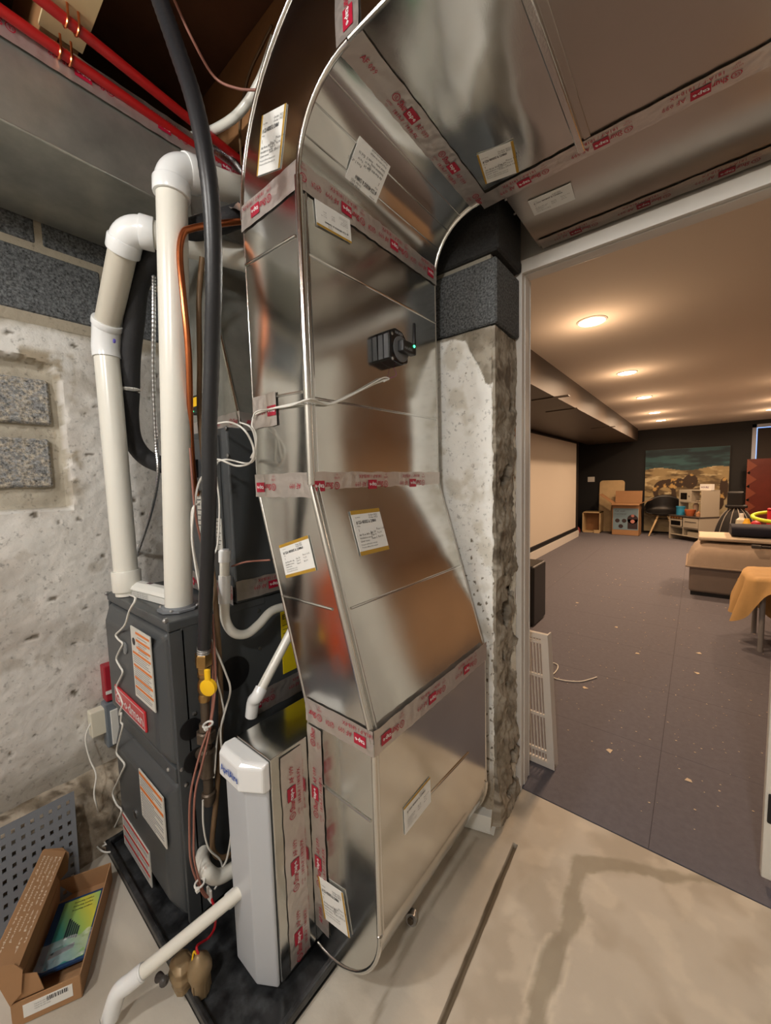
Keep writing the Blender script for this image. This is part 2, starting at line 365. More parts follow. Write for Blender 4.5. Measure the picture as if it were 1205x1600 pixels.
def foot(s, t):
    y = -.3+s*1.57; a = t
    prof = [(-1.725, .262), (-1.70, .25), (-1.655, .215), (-1.632, .12), (-1.622, .03), (-1.60, -.01)]
    q = a*(len(prof)-1); i = min(int(q), len(prof)-2); k = q-i
    x = prof[i][0]*(1-k)+prof[i+1][0]*k; z = prof[i][1]*(1-k)+prof[i+1][1]*k
    n = fbm((x, y, z), 9, 3); n2 = fbm((x, y, z), 30, 4); e = sin(pi*a)
    return Vector((x+(.022*n+.008*n2)*e, y, z+(.016*n+.006*n2)*e))
def footc(s, t, p):
    c = mixc((172, 160, 142), (128, 116, 98), sstep(-.2, .4, fbm(p, 12, 5)))
    return mixc(c, (104, 92, 76), sstep(.15, .45, fbm(p, 26, 6)))
MB().grid(foot, 150, 26, footc).build('footing_ledge', CONCR, wl, smooth=60)
# blocks: one chamfered mesh, copied
def block_mesh(name, sx, sy, sz, m_, loc, parent):
    b = MB(); b.box(loc[0]-sx/2, loc[0]+sx/2, loc[1]-sy/2, loc[1]+sy/2, loc[2], loc[2]+sz); return b.build(name, m_, parent, bevel=.006, seg=1)
def copy_part(o, d, parent=None):
    c = o.copy(); C.objects.link(c); c.location = o.location+Vector(d); ORG[c.name] = ORG[o.name]+Vector(d)
    if parent: c.parent = parent
    return c
yj = at(61, 369, x=WX).y; bl = .388
z1 = 1.885; z2 = 2.112
b0 = block_mesh('block', .10, bl, .205, BLOCKG, (WX-.046, .298, z1), wl)
for k in (1, 2, -1): copy_part(b0, (0, k*(bl+.016), 0))
for k in (0, 1, 2, -1): copy_part(b0, (0, yj+.006+bl/2-.298+(k-1)*(bl+.016), z2-z1))
for (pa, pb) in (((0, 583), (80, 664)), ((0, 677), (83, 764))):
    a = at(*pa, x=WX-.04); b = at(*pb, x=WX-.04); z0_, z1_ = at(40, pb[1]-2, x=WX-.04).z, at(40, pa[1]+8, x=WX-.04).z
    block_mesh('block', .04, .34, z1_-z0_, BLOCKM, (WX-.048, b.y-.17, z0_), wl)

# back foundation wall with the broken end beside the doorway
PY, PX = 1.274, -.545
chip = [at(x, y, y=PY) for x, y in ((640, 548), (672, 538), (685, 535), (709, 529), (726, 532), (735, 547), (751, 577), (758, 598), (764, 600), (777, 592))]
def chipz(x):
    for a, b in zip(chip, chip[1:]):
        if a.x <= x <= b.x: return a.z+(b.z-a.z)*(x-a.x)/(b.x-a.x)
    return chip[0].z if x < chip[0].x else chip[-1].z
LA, LB = .40, .226
def pl(s, t):
    d = s*(LA+LB); z = t*1.815
    if d < LA:
        x, y = PX-LA+d, PY; e = fbm((x, 0, z), 14); b = sstep(chipz(x)-.004, chipz(x)+.004, z+.01*e)
        n = .0025*e+b*(.010*fbm((x, 0, z), 16, 2)-.002)+sstep(.13, .02, z)*.03*(1+e)
        k = sstep(LA-.012, LA, d)
        return Vector((x-k*.008*(1+fbm((0, 0, z), 20)), y-n+k*.004, z))
    e = d-LA; y = PY+e; g = fbm((0, y, z), 7, 3); h = fbm((0, y, z), 22, 4); r = noise.ridged_multi_fractal(Vector((0, y*7, z*5)), 1, 2, 4, 1, 2) if 0 else 0
    cav = sstep(.22, .5, fbm((0, y, z), 11, 9)); k = min(1, e/.02)
    low = sstep(1.66, 1.5, z)
    n = (.022*g*low+.012*h*(.4+.6*low)-.045*cav*low*sstep(.05, .1, e))*k+.02*sstep(.3, 0, z)
    return Vector((PX+.002-.04*e+n*.8, y, z))
def plc(s, t, p):
    d = s*(LA+LB); z = t*1.815; x = PX-LA+d
    bare = mixc((168, 160, 146), (138, 129, 114), sstep(-.2, .4, fbm((d, 0, z), 14, 5)))
    if d < LA-.002:
        wz = chipz(x)-z-.01*fbm((x, 0, z), 14)
        sp = noise.noise(Vector((x*70, z*60, 0)))+.25*noise.noise(Vector((x*180, z*160, 4)))
        dens = .74-.34*sstep(1.25, .85, z)
        white = mixc((246, 245, 240), (206, 199, 183), sstep(.1, .6, fbm((x, 0, z), 10, 7))*.6)
        white = mixc(white, (120, 110, 92), sstep(dens, dens+.08, sp))
        c = mixc(bare, white, sstep(-.002, .003, wz))
        return mixc(c, (140, 126, 104), sstep(.30, .12, z+.05*fbm((x, 0, z), 8))*.8)
    c = mixc(bare, (104, 95, 82), sstep(.1, .5, fbm((0, p.y, z), 34, 8))*.6)
    cav = sstep(.22, .5, fbm((0, p.y, z), 11, 9))
    return mixc(c, (70, 60, 48), cav*.6)
m = MB().grid(pl, 210, 420, plc)
m.add([(-1.75, PY+.002, 0), (PX-LA, PY+.002, 0), (PX-LA, PY+.002, 2.7), (-1.75, PY+.002, 2.7)], [(0, 1, 2, 3)], [(168, 162, 150)]*4)
m.add([(PX-LA, PY+.02, 1.8), (PX-.02, PY+.02, 1.8), (PX-.02, 1.5, 1.8), (PX-LA, 1.5, 1.8), (PX-LA, PY+.02, 2.7), (PX-.02, PY+.02, 2.7), (PX-.02, 1.5, 2.7), (PX-LA, 1.5, 2.7)],
      [(0, 1, 5, 4), (1, 2, 6, 5), (0, 1, 2, 3)], [(150, 144, 130)]*8)
wb = struct(m, 'wall_back', CONC, smooth=60)
c0 = at(700, 522, y=PY).z; c1 = at(776, 394, y=PY).z
bb = block_mesh('block', .388, .215, c1-c0, BLOCKG, (PX+.006-.194, PY+.112, c0-.005), wb)
copy_part(bb, (-.40, 0, 0))
bt = block_mesh('block', .388, .215, .2, BLOCKB, (PX+.012-.194, PY+.112, c1+.014), wb); copy_part(bt, (-.40, 0, 0)); copy_part(bt, (0, 0, .212))

# partition with the doorway, jamb, header
m = MB(); m.box(-2.1, -.64, 1.502, 1.60, 0, 2.7); m.box(-.64, -.557, 1.502, 1.60, 0, 2.14); m.box(.46, 3.6, 1.51, 1.60, 0, 2.14); m.box(-2.1, 3.6, 1.60, 1.66, 2.12, 2.7); m.box(-2.1, -.557, 1.60, 1.62, 0, 2.12)
struct(m, 'wall_partition', DRY)
m = MB(); m.box(-.556, -.535, 1.505, 1.60, 0, 2.073); j = struct(m, 'trim_1', TRIMW, bevel=.003)
box(-.557, -.531, 1.497, 1.505, 0, 2.10).build('casing_edge', TRIMW, j, bevel=.002)
box(-.536, -.531, 1.535, 1.572, 0, 2.070).build('door_stop', TRIMW, j, bevel=.002)
box(-.550, -.533, 1.598, 1.603, 0, 2.070).build('casing_edge', TRIMW, j, bevel=.001)
m = MB(); m.box(-.556, .46, 1.505, 1.60, 2.073, 2.104); j = struct(m, 'trim_2', TRIMW, bevel=.003)
box(-.557, .5, 1.497, 1.505, 2.062, 2.108).build('casing_edge', TRIMW, j, bevel=.002)
box(-.535, .425, 1.535, 1.572, 2.068, 2.0735).build('door_stop', TRIMW, j, bevel=.002)
# torn paper and foam squeezed out between concrete and jamb
def strip(s, t):
    z = .02+s*2.05; a = fbm((0, 0, z), 6, 2); b = fbm((0, t*.3, z), 14, 5)
    return Vector((-.588+.034*t+.012*a*(1-t), 1.496-.008*b-.010*sin(pi*t), z))
o = MB().grid(strip, 160, 5).build('torn_backing', KRAFT, j, smooth=True)
def foamf(s, t):
    z = .04+s*1.42; a = fbm((0, 0, z), 9, 2); b = fbm((0, t*.6, z), 26, 5)
    return Vector((-.578+.026*t+.010*a*(1-t), 1.490-.012*b-.016*sin(pi*t)*(1+a), z))
MB().grid(foamf, 240, 8).build('spray_foam', FOAMW, j, smooth=True)

# ceiling: subfloor boards and joists running across
m = box(-1.9, 2.2, -1.9, 1.6, 2.70, 2.74); cl = struct(m, 'ceiling', WOODD)
jb = box(-1.72, 2.1, .29, .328, 2.46, 2.70).build('joist', WOOD, cl, bevel=.002)
for y in (.042, .48, .89, .93, -.36, -.77, -1.18, -1.59): copy_part(jb, (0, y, 0))
box(-1.30, -1.12, .286, .374, 2.452, 2.4605).build('nailer_block', PLY, cl)
# walls behind the camera
m = box(2.0, 2.06, -1.8, 1.5, 0, 2.7); struct(m, 'wall_right', DRY)
m = box(-1.8, 2.06, -1.86, -1.8, 0, 2.7); struct(m, 'wall_front', DRY)

# ------------------------------------------------------------------ play room beyond the doorway
FY, CZ, LX = 10.3, 2.28, -1.976
m = box(-2.5, 3.6, 1.5155, FY, -.03, -.003); fl2 = struct(m, 'floor_2', mat('carpet_joint', (84, 80, 86), .95))
tb = box(-.094, 1.132, 1.5155, 2.1245, -.003, .0).build('carpet_tile', CARPET, fl2, bevel=.0006, seg=1)
for i in range(-2, 3):
    for k in range(15):
        if (i or k) and -.094+i*1.227 > -2.6 and 1.515+k*.61 < FY: copy_part(tb, (i*1.227, k*.61, 0))
m = MB(); m.box(-2.5, 3.6, 1.66, FY, CZ, CZ+.1); struct(m, 'ceiling_2', CEILW)
m = MB(); m.box(LX-.12, LX, 1.62, 9.0, 0, CZ); m.box(-2.45, -2.35, 8.9, FY, 0, CZ); m.box(-2.4, LX-.1, 8.94, 9.0, 0, CZ); struct(m, 'wall_left_2', BLKWALL)
m = MB(); m.box(-2.5, .80, FY, FY+.1, 0, CZ+.1); m.box(.80, 1.9, FY, FY+.1, 0, 1.3); m.box(.80, 1.9, FY, FY+.1, 2.20, CZ+.1); m.box(1.9, 3.6, FY, FY+.1, 0, CZ+.1); struct(m, 'wall_far', BLKWALL)
m = box(3.5, 3.6, 1.62, FY, 0, CZ); struct(m, 'wall_right_2', mat('tan_wall_paint', (190, 164, 138), .8))
m = box(LX, -1.02, 1.62, 9.95, 2.02, CZ); sf = struct(m, 'trim_3', mat('soffit_paint', (70, 60, 52), .5))
m = box(LX, LX+.018, 1.62, 9.0, 0, .14); struct(m, 'baseboard_left', TRIMW, bevel=.003)
for (x, y) in ((860, 622), (878, 641), (943, 668), (943, 690)):
    p = at(x, y, z=2.018); box(p.x-.16, p.x+.16, p.y-.03, p.y+.03, 2.012, 2.021).build('slot_vent', mat('slot_vent_face', (84, 74, 64), .5), sf)
# window with blind
m = MB(); m.box(.80, .86, FY-.02, FY+.1, 1.3, 2.20); m.box(.80, 1.9, FY-.02, FY+.1, 2.14, 2.20); m.box(1.84, 1.9, FY-.02, FY+.1, 1.3, 2.2); m.box(.8, 1.9, FY-.02, FY+.1, 1.3, 1.36)
wn = struct(m, 'window_1', mat('window_frame_white', (190, 200, 220), .4))
box(.875, 1.84, FY, FY+.012, 1.36, 2.125).build('roller_blind', mat('blind_fabric', (62, 56, 52), .8), wn)
MB().box(.861, 1.84, FY+.04, FY+.046, 1.36, 2.14).build('pane', mat('window_pane_daylight', (150, 190, 255), .1, emit=1.2), wn)
# door leaf at the right edge
m = MB(); m.box(.425, .46, 1.512, 1.64, 0, 2.05); j = struct(m, 'trim_4', TRIMW, bevel=.003)
x0 = at(1189, 1368, y=1.575).x
dr = struct(box(x0, .424, 1.575, 1.61, .035, 2.03), 'door_1', mat('door_white_paint', (226, 222, 212), .35), bevel=.004)
p = at(1204, 1262, y=1.575); box(p.x-.006, p.x+.05, 1.568, 1.576, p.z-.05, p.z+.045).build('pull_plate', BLACK, dr, bevel=.012)
# ------------------------------------------------------------------ return air duct
DY0, DY1 = .607, 1.197
UL, UR = -.958, -.724            # riser
LL, LR = -.781, -.548            # bottom boot
ZL, ZM, ZU, ZT = .712, 1.297, 2.0, 2.168
duct = thing('return_air_duct', (-.67, .9, .03), 'tall galvanized return duct with red-printed tape, rising beside the furnace, turning over the doorway', 'duct')
def sheet_box(name, xl0, xr0, z0, xl1, xr1, z1, bow=.0):
    "tapering four-sided duct section, panels very slightly pillowed"
    m = MB(); N = 10
    cs = [((xl0, DY0, z0), (xr0, DY0, z0), (xr1, DY0, z1), (xl1, DY0, z1)), ((xr0, DY0, z0), (xr0, DY1, z0), (xr1, DY1, z1), (xr1, DY0, z1)),
          ((xr0, DY1, z0), (xl0, DY1, z0), (xl1, DY1, z1), (xr1, DY1, z1)), ((xl0, DY1, z0), (xl0, DY0, z0), (xl1, DY0, z1), (xl1, DY1, z1))]
    for k, q in enumerate(cs):
        a, b, c, d = map(Vector, q); n = (b-a).cross(d-a).normalized()
        def fn(s, t): return a*(1-s)*(1-t)+b*s*(1-t)+c*s*t+d*(1-s)*t+n*(bow*sin(pi*s)*sin(pi*t)*(1+.8*fbm((s*3, t*3, k), 1, k)))
        m.grid(fn, N, N)
    return m.build(name, GALV, duct, smooth=30)
sheet_box('duct_riser', UL, UR, ZM, UL, UR, ZU, .002)
sheet_box('offset_transition', LL, LR, ZL, UL, UR, ZM, .002)
# bottom boot with a rounded heel (in the XZ plane, extruded along Y)
Rb = .205; hc = (LR-Rb, .03+Rb)
prof = [(LR, ZL), (LR, hc[1])]+[(hc[0]+Rb*cos(a), hc[1]-Rb*sin(a)) for a in (pi/2*k/12 for k in range(1, 13))]+[(LL+.003, .032), (LL, .04), (LL, ZL)]
m = MB(); m.prism([(x, DY0, z) for x, z in prof], (0, DY1-DY0, 0)); boot = m.build('boot_elbow', GALV, duct, smooth=30)
# top elbow turning over the doorway
Rt = ZT-ZU; tc = (UR+Rt, ZU); Ro = tc[0]-UL
pi_ = [(tc[0]-Rt*cos(a), tc[1]+Rt*sin(a)) for a in (pi/2*k/12 for k in range(13))]
po = [(tc[0]-Ro*cos(a), tc[1]+Ro*sin(a)) for a in (pi/2*k/14 for k in range(15))]
m = MB(); m.prism([(x, DY0, z) for x, z in pi_+po[::-1]], (0, DY1-DY0, 0)); m.build('top_elbow', GALV, duct, smooth=30)
# trunk over the doorway: first length, then wide length
ZTT = tc[1]+Ro; tx = tc[0]
c0 = at(905, 222, z=ZT); XC = c0.x
def slab(name, x0, x1, y0, y1, z0, z1, M_=GALV, bow=.003):
    m = MB(); m.box(x0, x1, y0, y1, z0+.001, z1)
    m.grid(lambda s, t: Vector((x0+(x1-x0)*s, y0+(y1-y0)*t, z0-bow*sin(pi*s)*sin(pi*t)*(1+1.0*fbm((s*3, t*2, 5), 1)))), 24, 16, flip=True)
    return m.build(name, M_, duct, smooth=30)
slab('trunk_section', tx, XC, DY0, DY1, ZT, ZTT)
GALVB = mat('galvanized_trunk_sheet', (196, 190, 182), .30, 1, var=.04, vs=3, wav=.16, ws=2.2, rvar=.05)
slab('trunk_section', XC, 1.95, DY0, DY1, ZT, ZTT, GALVB)
x2 = at(785, 303, z=ZT).x; y2 = at(838, 388, z=ZT).y
slab('trunk_section', x2-.0, 1.95, DY1+.002, y2, ZT, ZTT, GALVB)
box(XC-.009, XC+.009, DY0, DY1, ZT-.008, ZT+.002).build('drive_cleat', SEAM, duct, bevel=.003)
box(XC+.012, XC+.028, DY0, DY1, ZT-.003, ZT+.002).build('drive_cleat', GALVB, duct, bevel=.001)
# standing corner seams
def seam(p, q, r=.008, name='corner_seam', n2=None):
    p, q = Vector(p), Vector(q); m = MB(); m.tube([p, q], r, 10)
    if n2: m.tube([p+Vector(n2), q+Vector(n2)], r*.55, 8)
    return m.build(name, SEAM, duct, smooth=True)
seam((UR-.004, DY0+.004, ZM), (UR-.004, DY0+.004, ZU), .010, n2=(.002, .016, 0))
seam((LR-.004, DY0+.004, ZL), (UR-.004, DY0+.004, ZM), .008, n2=(.004, .014, 0))
seam((LR-.003, DY0+.003, hc[1]-.01), (LR-.003, DY0+.003, ZL), .006, n2=(.001, .012, 0))
seam((UR-.003, DY1-.003, ZM), (UR-.003, DY1-.003, ZU), .005); seam((LR-.003, DY1-.003, ZL), (UR-.003, DY1-.003, ZM), .005)
seam((LR-.003, DY1-.003, hc[1]), (LR-.003, DY1-.003, ZL), .005); seam((UL+.003, DY0+.003, ZM), (UL+.003, DY0+.003, ZU), .004)
seam((LL+.003, DY0+.003, ZL), (UL+.003, DY0+.003, ZM), .006)
for y in (DY0+.002, DY1-.002):
    MB().tube([(x-.002, y, z-.002) for x, z in pi_], .0065, 10).build('elbow_seam', SEAM, duct, smooth=True)
    MB().tube([(x, y, z) for x, z in prof[1:15]], .006, 10).build('heel_seam', SEAM, duct, smooth=True)
MB().tube([(x, DY0, z) for x, z in po], .005, 10).build('elbow_seam', SEAM, duct, smooth=True)
MB().tube([(tx, DY0+.002, ZT), (XC, DY0+.002, ZT)], .005, 8).build('elbow_seam', SEAM, duct, smooth=True)
# stiffening beads
def bead(p, q, r=.0035): MB().tube([Vector(p), Vector(q)], r, 8).build('stiffening_bead', GALV, duct, smooth=True)
for z in (1.835, 1.505): bead((UR+.001, DY0+.02, z), (UR+.001, DY1-.01, z+.01)); 
for z in (1.885, 1.53): bead((UL+.006, DY0-.001, z), (UR-.018, DY0-.001, z-.01))
tz = 1.0; k = (tz-ZL)/(ZM-ZL); bead((LR+(UR-LR)*k+.001, DY0+.03, tz), (LR+(UR-LR)*k+.001, DY1-.01, tz)); bead((LL+(UL-LL)*k+.01, DY0-.001, tz), (LR+(UR-LR)*k-.03, DY0-.001, tz))
a = at(500, 1222, y=DY0); b = at(580, 1283, y=DY0); bead((a.x, DY0-.001, a.z), (b.x, DY0-.001, b.z), .003)
a = at(672, 1240, x=LR); b = at(732, 1176, x=LR); bead((LR+.001, a.y, a.z), (LR+.001, b.y, b.z), .003)
for ang in (28, 48, 66):
    a = radians(ang); bead((tc[0]-Rt*cos(a), DY0+.01, tc[1]+Rt*sin(a)), (tc[0]-Rt*cos(a), DY1-.01, tc[1]+Rt*sin(a)), .002)
# tapes
e = .002
tape(duct, (LL-.0, DY0-e, ZL), (LR+e, DY0-e, ZL), (0, -1, 0), True, .03); tape(duct, (LR+e, DY0-e, ZL), (LR+e, DY1, ZL), (1, 0, 0), True, .12)
tape(duct, (UL, DY0-e, ZM), (UR+e, DY0-e, ZM), (0, -1, 0), True, .06); tape(duct, (UR+e, DY0-e, ZM), (UR+e, DY1, ZM), (1, 0, 0), True, .10)
tape(duct, (UL, DY0-e, ZU), (UR+e, DY0-e, ZU), (0, -1, 0), True, .1); tape(duct, (UR+e, DY0-e, ZU+.002), (UR+e, DY1, ZU+.002), (1, 0, 0), True, .03)
tape(duct, (tx, DY0, ZT-.002), (tx, DY1, ZT-.002), (0, 0, -1), False, .06)
tape(duct, (tx, DY0-e, ZT), (tx, DY0-e, ZT+.30), (0, -1, 0), True, .0)
tape(duct, (tx, DY1-.002, ZT-.003), (1.0, DY1-.002, ZT-.003), (0, 0, -1), True, .05)
tape(duct, (x2+.01, y2-.02, ZT-.003), (1.0, y2-.02, ZT-.003), (0, 0, -1), True, .11)
tape(duct, (UL+.01, DY0-.003, at(425, 640, y=DY0).z), (UL+.115, DY0-.003, at(425, 640, y=DY0).z), (0, -1, 0), True, .05, W=.085)
# stickers
def stk(pO, pU, pV, k, n, **kw):
    "sticker from three corners seen on plane k (lower left, lower right, upper left)"
    O, U, V = (at(*p, **k) for p in (pO, pU, pV)); u = U-O; v = V-O; v = v-u*(v.dot(u)/u.length_squared)
    n = Vector(n).normalized(); O = O+n*.003
    if u.cross(v).dot(n) < 0: raise Exception('flip '+str(pO))
    return sticker(duct, O, u, v, u.length, v.length, **kw)
def quadstk(TLp, TRp, BLp_, k, n, off=.0026, **kw):
    "sticker whose corners meet plane k at these photo pixels"
    a, b, c_ = (at(*p, **k) for p in (TLp, TRp, BLp_)); n = Vector(n); u = b-a; v = a-c_; v = v-u*(v.dot(u)/u.length_squared)
    if u.cross(v).dot(n) < 0: print('FLIPPED STICKER', TLp); return
    sticker(duct, a-v+n*off, u, v, u.length, v.length, **kw)
quadstk((411, 182), (449, 162), (406, 275), {'y': DY0}, (0, -1, 0), off=.0006, gside=True, gold=((0, .05), (.93, 1)))
quadstk((490, 311), (545, 345), (490, 350), {'x': UR}, (1, 0, 0), gold=((0, .09),), rot180=True)
quadstk((438, 852), (483, 836), (449, 903), {'y': DY0}, (0, -1, 0))
quadstk((630, 1262), (671, 1213), (630, 1307), {'x': LR}, (1, 0, 0), off=.0006, gold=((.92, 1),))
quadstk((499, 1366), (538, 1393), (502, 1426), {'y': DY0}, (0, -1, 0), off=.0034, gside=True, gold=((0, .06), (.94, 1)))
quadstk((745, 240), (802, 217), (768, 282), {'z': ZT}, (0, 0, -1), gside=True, gold=((0, .05), (.93, 1)))
quadstk((825, 313), (892, 284), (838, 334), {'z': ZT}, (0, 0, -1), gold=())
# one on the sloping transition and one on the elbow throat
n = Vector((ZM-ZL, 0, -(UR-LR))).normalized(); n = Vector((n.x, 0, -n.z)) if n.z > 0 and UR < LR and False else n
P0 = Vector((LR, DY0, ZL)); r = Vector(AX@_d(577, 830)); t = (P0-Vector((0, 0, H))).dot(n)/r.dot(n); P = Vector((0, 0, H))+r*t
v = Vector((UR-LR, 0, ZM-ZL)).normalized(); u = Vector((0, 1, 0)); 
if u.cross(v).dot(n) < 0: n = -n
sticker(duct, P-u*.058-v*.06+n*.003, u, v, .116, .12)
a = radians(38); n = Vector((cos(a), 0, -sin(a))); u = Vector((0, 1, 0)); v = n.cross(u)
P = Vector((tc[0]-Rt*cos(a), DY0+.20, tc[1]+Rt*sin(a)))+n*.004
sticker(duct, P-u*.06-v*.06, u, v, .12, .12, rot180=True)
for (x, y) in ((790, 312), (804, 334)):
    p = at(x, y, z=ZT); MB().lathe((p.x, p.y, ZT+.001), (0, 0, -1), [(0, .004), (.003, .004), (.004, .002)], 10).build('sheet_screw', STEEL, duct, smooth=True)

# wireless sensor fixed to the riser's right side
P = at(600, 547, x=UR+.0); sx = UR+.001
sens = thing('air_quality_sensor', (sx, P.y, P.z), 'black round-backed sensor box with stub antenna and green light on the duct riser', 'sensor')
sy, sz = P.y, P.z
def sens_prof(r): return [(sy-.030, sz-.040), (sy-.030, sz+.038), (sy+.0, sz+.052), (sy+.032, sz+.048), (sy+.058, sz+.022), (sy+.058, sz-.036), (sy+.03, sz-.046)]
m = MB(); q = [Vector((sx, y, z)) for y, z in sens_prof(0)]; m.prism(q, (.046, 0, 0)); bd = m.build('housing', BLACKG, sens, bevel=.006, seg=3)
mm = MB(); [mm.box(sx+.004+i*.021, sx+.021+i*.021, sy-.0325, sy-.029, sz-.036, sz+.030) for i in (0, 1)]; mm.build('housing_rib', BLACK, bd)
MB().lathe((sx+.044, sy+.02, sz-.004), (1, 0, 0), [(0, .036), (.004, .036), (.005, .032)], 24).build('dial_ring', mat('grey_ring', (96, 98, 100), .4), sens, smooth=True)
box(sx+.047, sx+.068, sy+.002, sy+.066, sz-.016, sz+.016).build('radio_module', BLACK, sens, bevel=.003)
MB().lathe((sx+.060, sy+.068, sz-.012), (.0, .02, 1), [(0, .0055), (.03, .0055), (.088, .0045), (.092, .002)], 12).build('antenna', BLACK, sens, smooth=True)
MB().lathe((sx+.068, sy+.056, sz+.008), (1, 0, 0), [(0, .004), (.002, .003)], 10).build('status_light', LED, sens)
m = MB(); text(m, 'HAVEN', (sx+.0465, sy-.006, sz+.034), (0, 1, 0), (0, 0, 1), .008, True); text(m, 'HAVEN', (sx+.0685, sy+.008, sz-.010), (0, 1, 0), (0, 0, 1), .008); m.build('lettering', mat('grey_lettering', (150, 152, 155), .5), sens)
for z in (.03, -.038): MB().lathe((sx+.045, sy-.02, sz+z), (1, 0, 0), [(0, .0045), (.002, .0045), (.003, .002)], 10).build('screw', STEEL, sens)
wire('sensor_cable', [(UR+.01, sy+.03, sz-.044), (UR+.02, sy+.03, sz-.07), at(606, 592, x=UR+.01)], .0008, mat('violet_wire', (150, 80, 130), .5), 'thin violet wire dangling under the black duct sensor')
pts = [at(395, 655, y=DY0-.012), at(402, 646, y=DY0-.010), at(428, 638, y=DY0-.008), at(455, 632, y=DY0-.008), at(478, 627, y=DY0-.016), Vector((UR+.016, DY0+.01, at(487, 627, y=DY0).z)),
       at(515, 631, x=UR+.006), at(555, 614, x=UR+.008), at(585, 600, x=UR+.008), at(604, 593, x=UR+.01)]
wire('thermostat_wire', pts, .0028, WHITEW, 'white cable crossing the duct riser to the black sensor', group=None)
wire('thermostat_wire', [p+Vector((.003, -.003, .004*sin(i*1.7))) for i, p in enumerate(pts[:-1])]+[at(600, 590, x=UR+.012), at(608, 592, x=UR+.014), at(600, 596, x=UR+.012)], .0022, WHITEW, 'second white cable twisted along the first, looped at its tip under the sensor')

# ------------------------------------------------------------------ furnace
FX0, FX1, FF, FB, FZ0, FZ1 = -1.614, -1.10, .405, 1.13, .04, .935
furn = thing('furnace', (-1.35, .77, FZ0), 'dark grey gas furnace cabinet with red nameplate standing in a black drain pan', 'furnace')
m = MB(); m.box(FX0, FX1, FF+.03, FB, FZ0, FZ1-.002); m.build('casing', DARKP, furn, bevel=.004)
m = MB(); m.box(FX0-.002, FX1+.002, FF-.002, FF+.30, FZ1-.028, FZ1); m.build('top_cap', DARKP, furn, bevel=.004)
for x in (FX0, FX1-.012): box(x, x+.012, FF, FF+.04, FZ0, FZ1-.03).build('front_flange', DARKP, furn, bevel=.002)
zs = at(232, 1180, y=FF-.02).z
def door(z0, z1, name, skirt):
    x0, x1 = FX0+.012, FX1-.016; yb, yf = FF+.02, FF-.028; c = .045
    r = lambda a, y, b=0: [(x0+a, y, z0+a+b), (x1-a, y, z0+a+b), (x1-a, y, z1-a), (x0+a, y, z1-a)]
    m = MB().loft([r(0, yb), r(0, FF), r(c, yf)], True, True); return m.build(name, DARKP, furn, bevel=.012, seg=3)
du = door(zs+.02, FZ1-.035, 'upper_door', 0); dl = door(FZ0+.01, zs-.035, 'lower_door', 0)
box(FX0+.012, FX1-.016, FF-.004, FF+.03, zs-.03, zs+.016).build('divider_rail', DARKP, furn, bevel=.004)
DF = FF-.0285
def plate(name, par, px, M_, t=.002, bevel=0, y=DF):
    a, b, c_, d_ = (at(*p, y=y) for p in px)      # TL TR BR BL
    z0 = (c_.z+d_.z)/2; z1 = (a.z+b.z)/2; xa = (a.x+d_.x)/2; xb = (b.x+c_.x)/2
    o = box(xa, xb, y-t, y+.001, z0, z1).build(name, M_, par, bevel=bevel); return o, xa, xb, z0, z1
o, xa, xb, za, zb = plate('warning_label', furn, ((206, 980), (236, 994), (243, 1112), (212, 1085)), LABEL)
m = MB(); k = MB(); W_ = xb-xa; H_ = zb-za
for i, t in enumerate((.96, .86, .76, .66, .48, .30, .17)): m.box(xa+W_*(.28 if i < 3 else .06), xb-W_*.04, DF-.0028, DF-.002, za+H_*(t-.03), za+H_*t)
for i in range(30):
    t = .05+i*.029
    if not any(abs(t-q+.015) < .026 for q in (.96, .86, .76, .66, .48, .30, .17)): k.box(xa+W_*.3*(i > 20)+W_*.06, xb-W_*random.uniform(.08, .3), DF-.0026, DF-.002, za+H_*t, za+H_*(t+.006))
m.build('label_band', ORNG, o); k.build('label_print', INKL, o)
k = MB(); k.lathe((xa+W_*.14, DF-.0022, za+H_*.8), (0, -1, 0), [(0, W_*.08), (.0004, W_*.08)], 8); k.build('label_mark', INK, o)
o, xa, xb, za, zb = plate('nameplate', furn, ((182, 1072), (229, 1108), (231, 1140), (184, 1100)), BADGE, .006, .004)
m = MB(); text(m, 'Goodman', (xa+.012, DF-.0064, za+(zb-za)*.24), (1, 0, 0), (0, 0, 1), (zb-za)*.52, True, (xb-xa)-.024); m.build('nameplate_lettering', mat('silver_lettering', (215, 205, 205), .3), o)
k = MB()
for (a, b, c_, d_) in ((xa+.004, xb-.004, zb-.006, zb-.004), (xa+.004, xb-.004, za+.004, za+.006), (xa+.004, xa+.006, za+.004, zb-.004), (xb-.006, xb-.004, za+.004, zb-.004)): k.box(a, b, DF-.0066, DF-.006, c_, d_)
k.build('nameplate_border', mat('silver_border', (205, 190, 190), .3), o)
P = at(196, 1012, y=DF); MB().lathe((P.x, DF, P.z), (0, -1, 0), [(0, .020), (.003, .020), (.004, .016), (.0035, .0)], 20).build('sight_glass', mat('sight_glass_grey', (110, 114, 116), .15), furn, smooth=True)
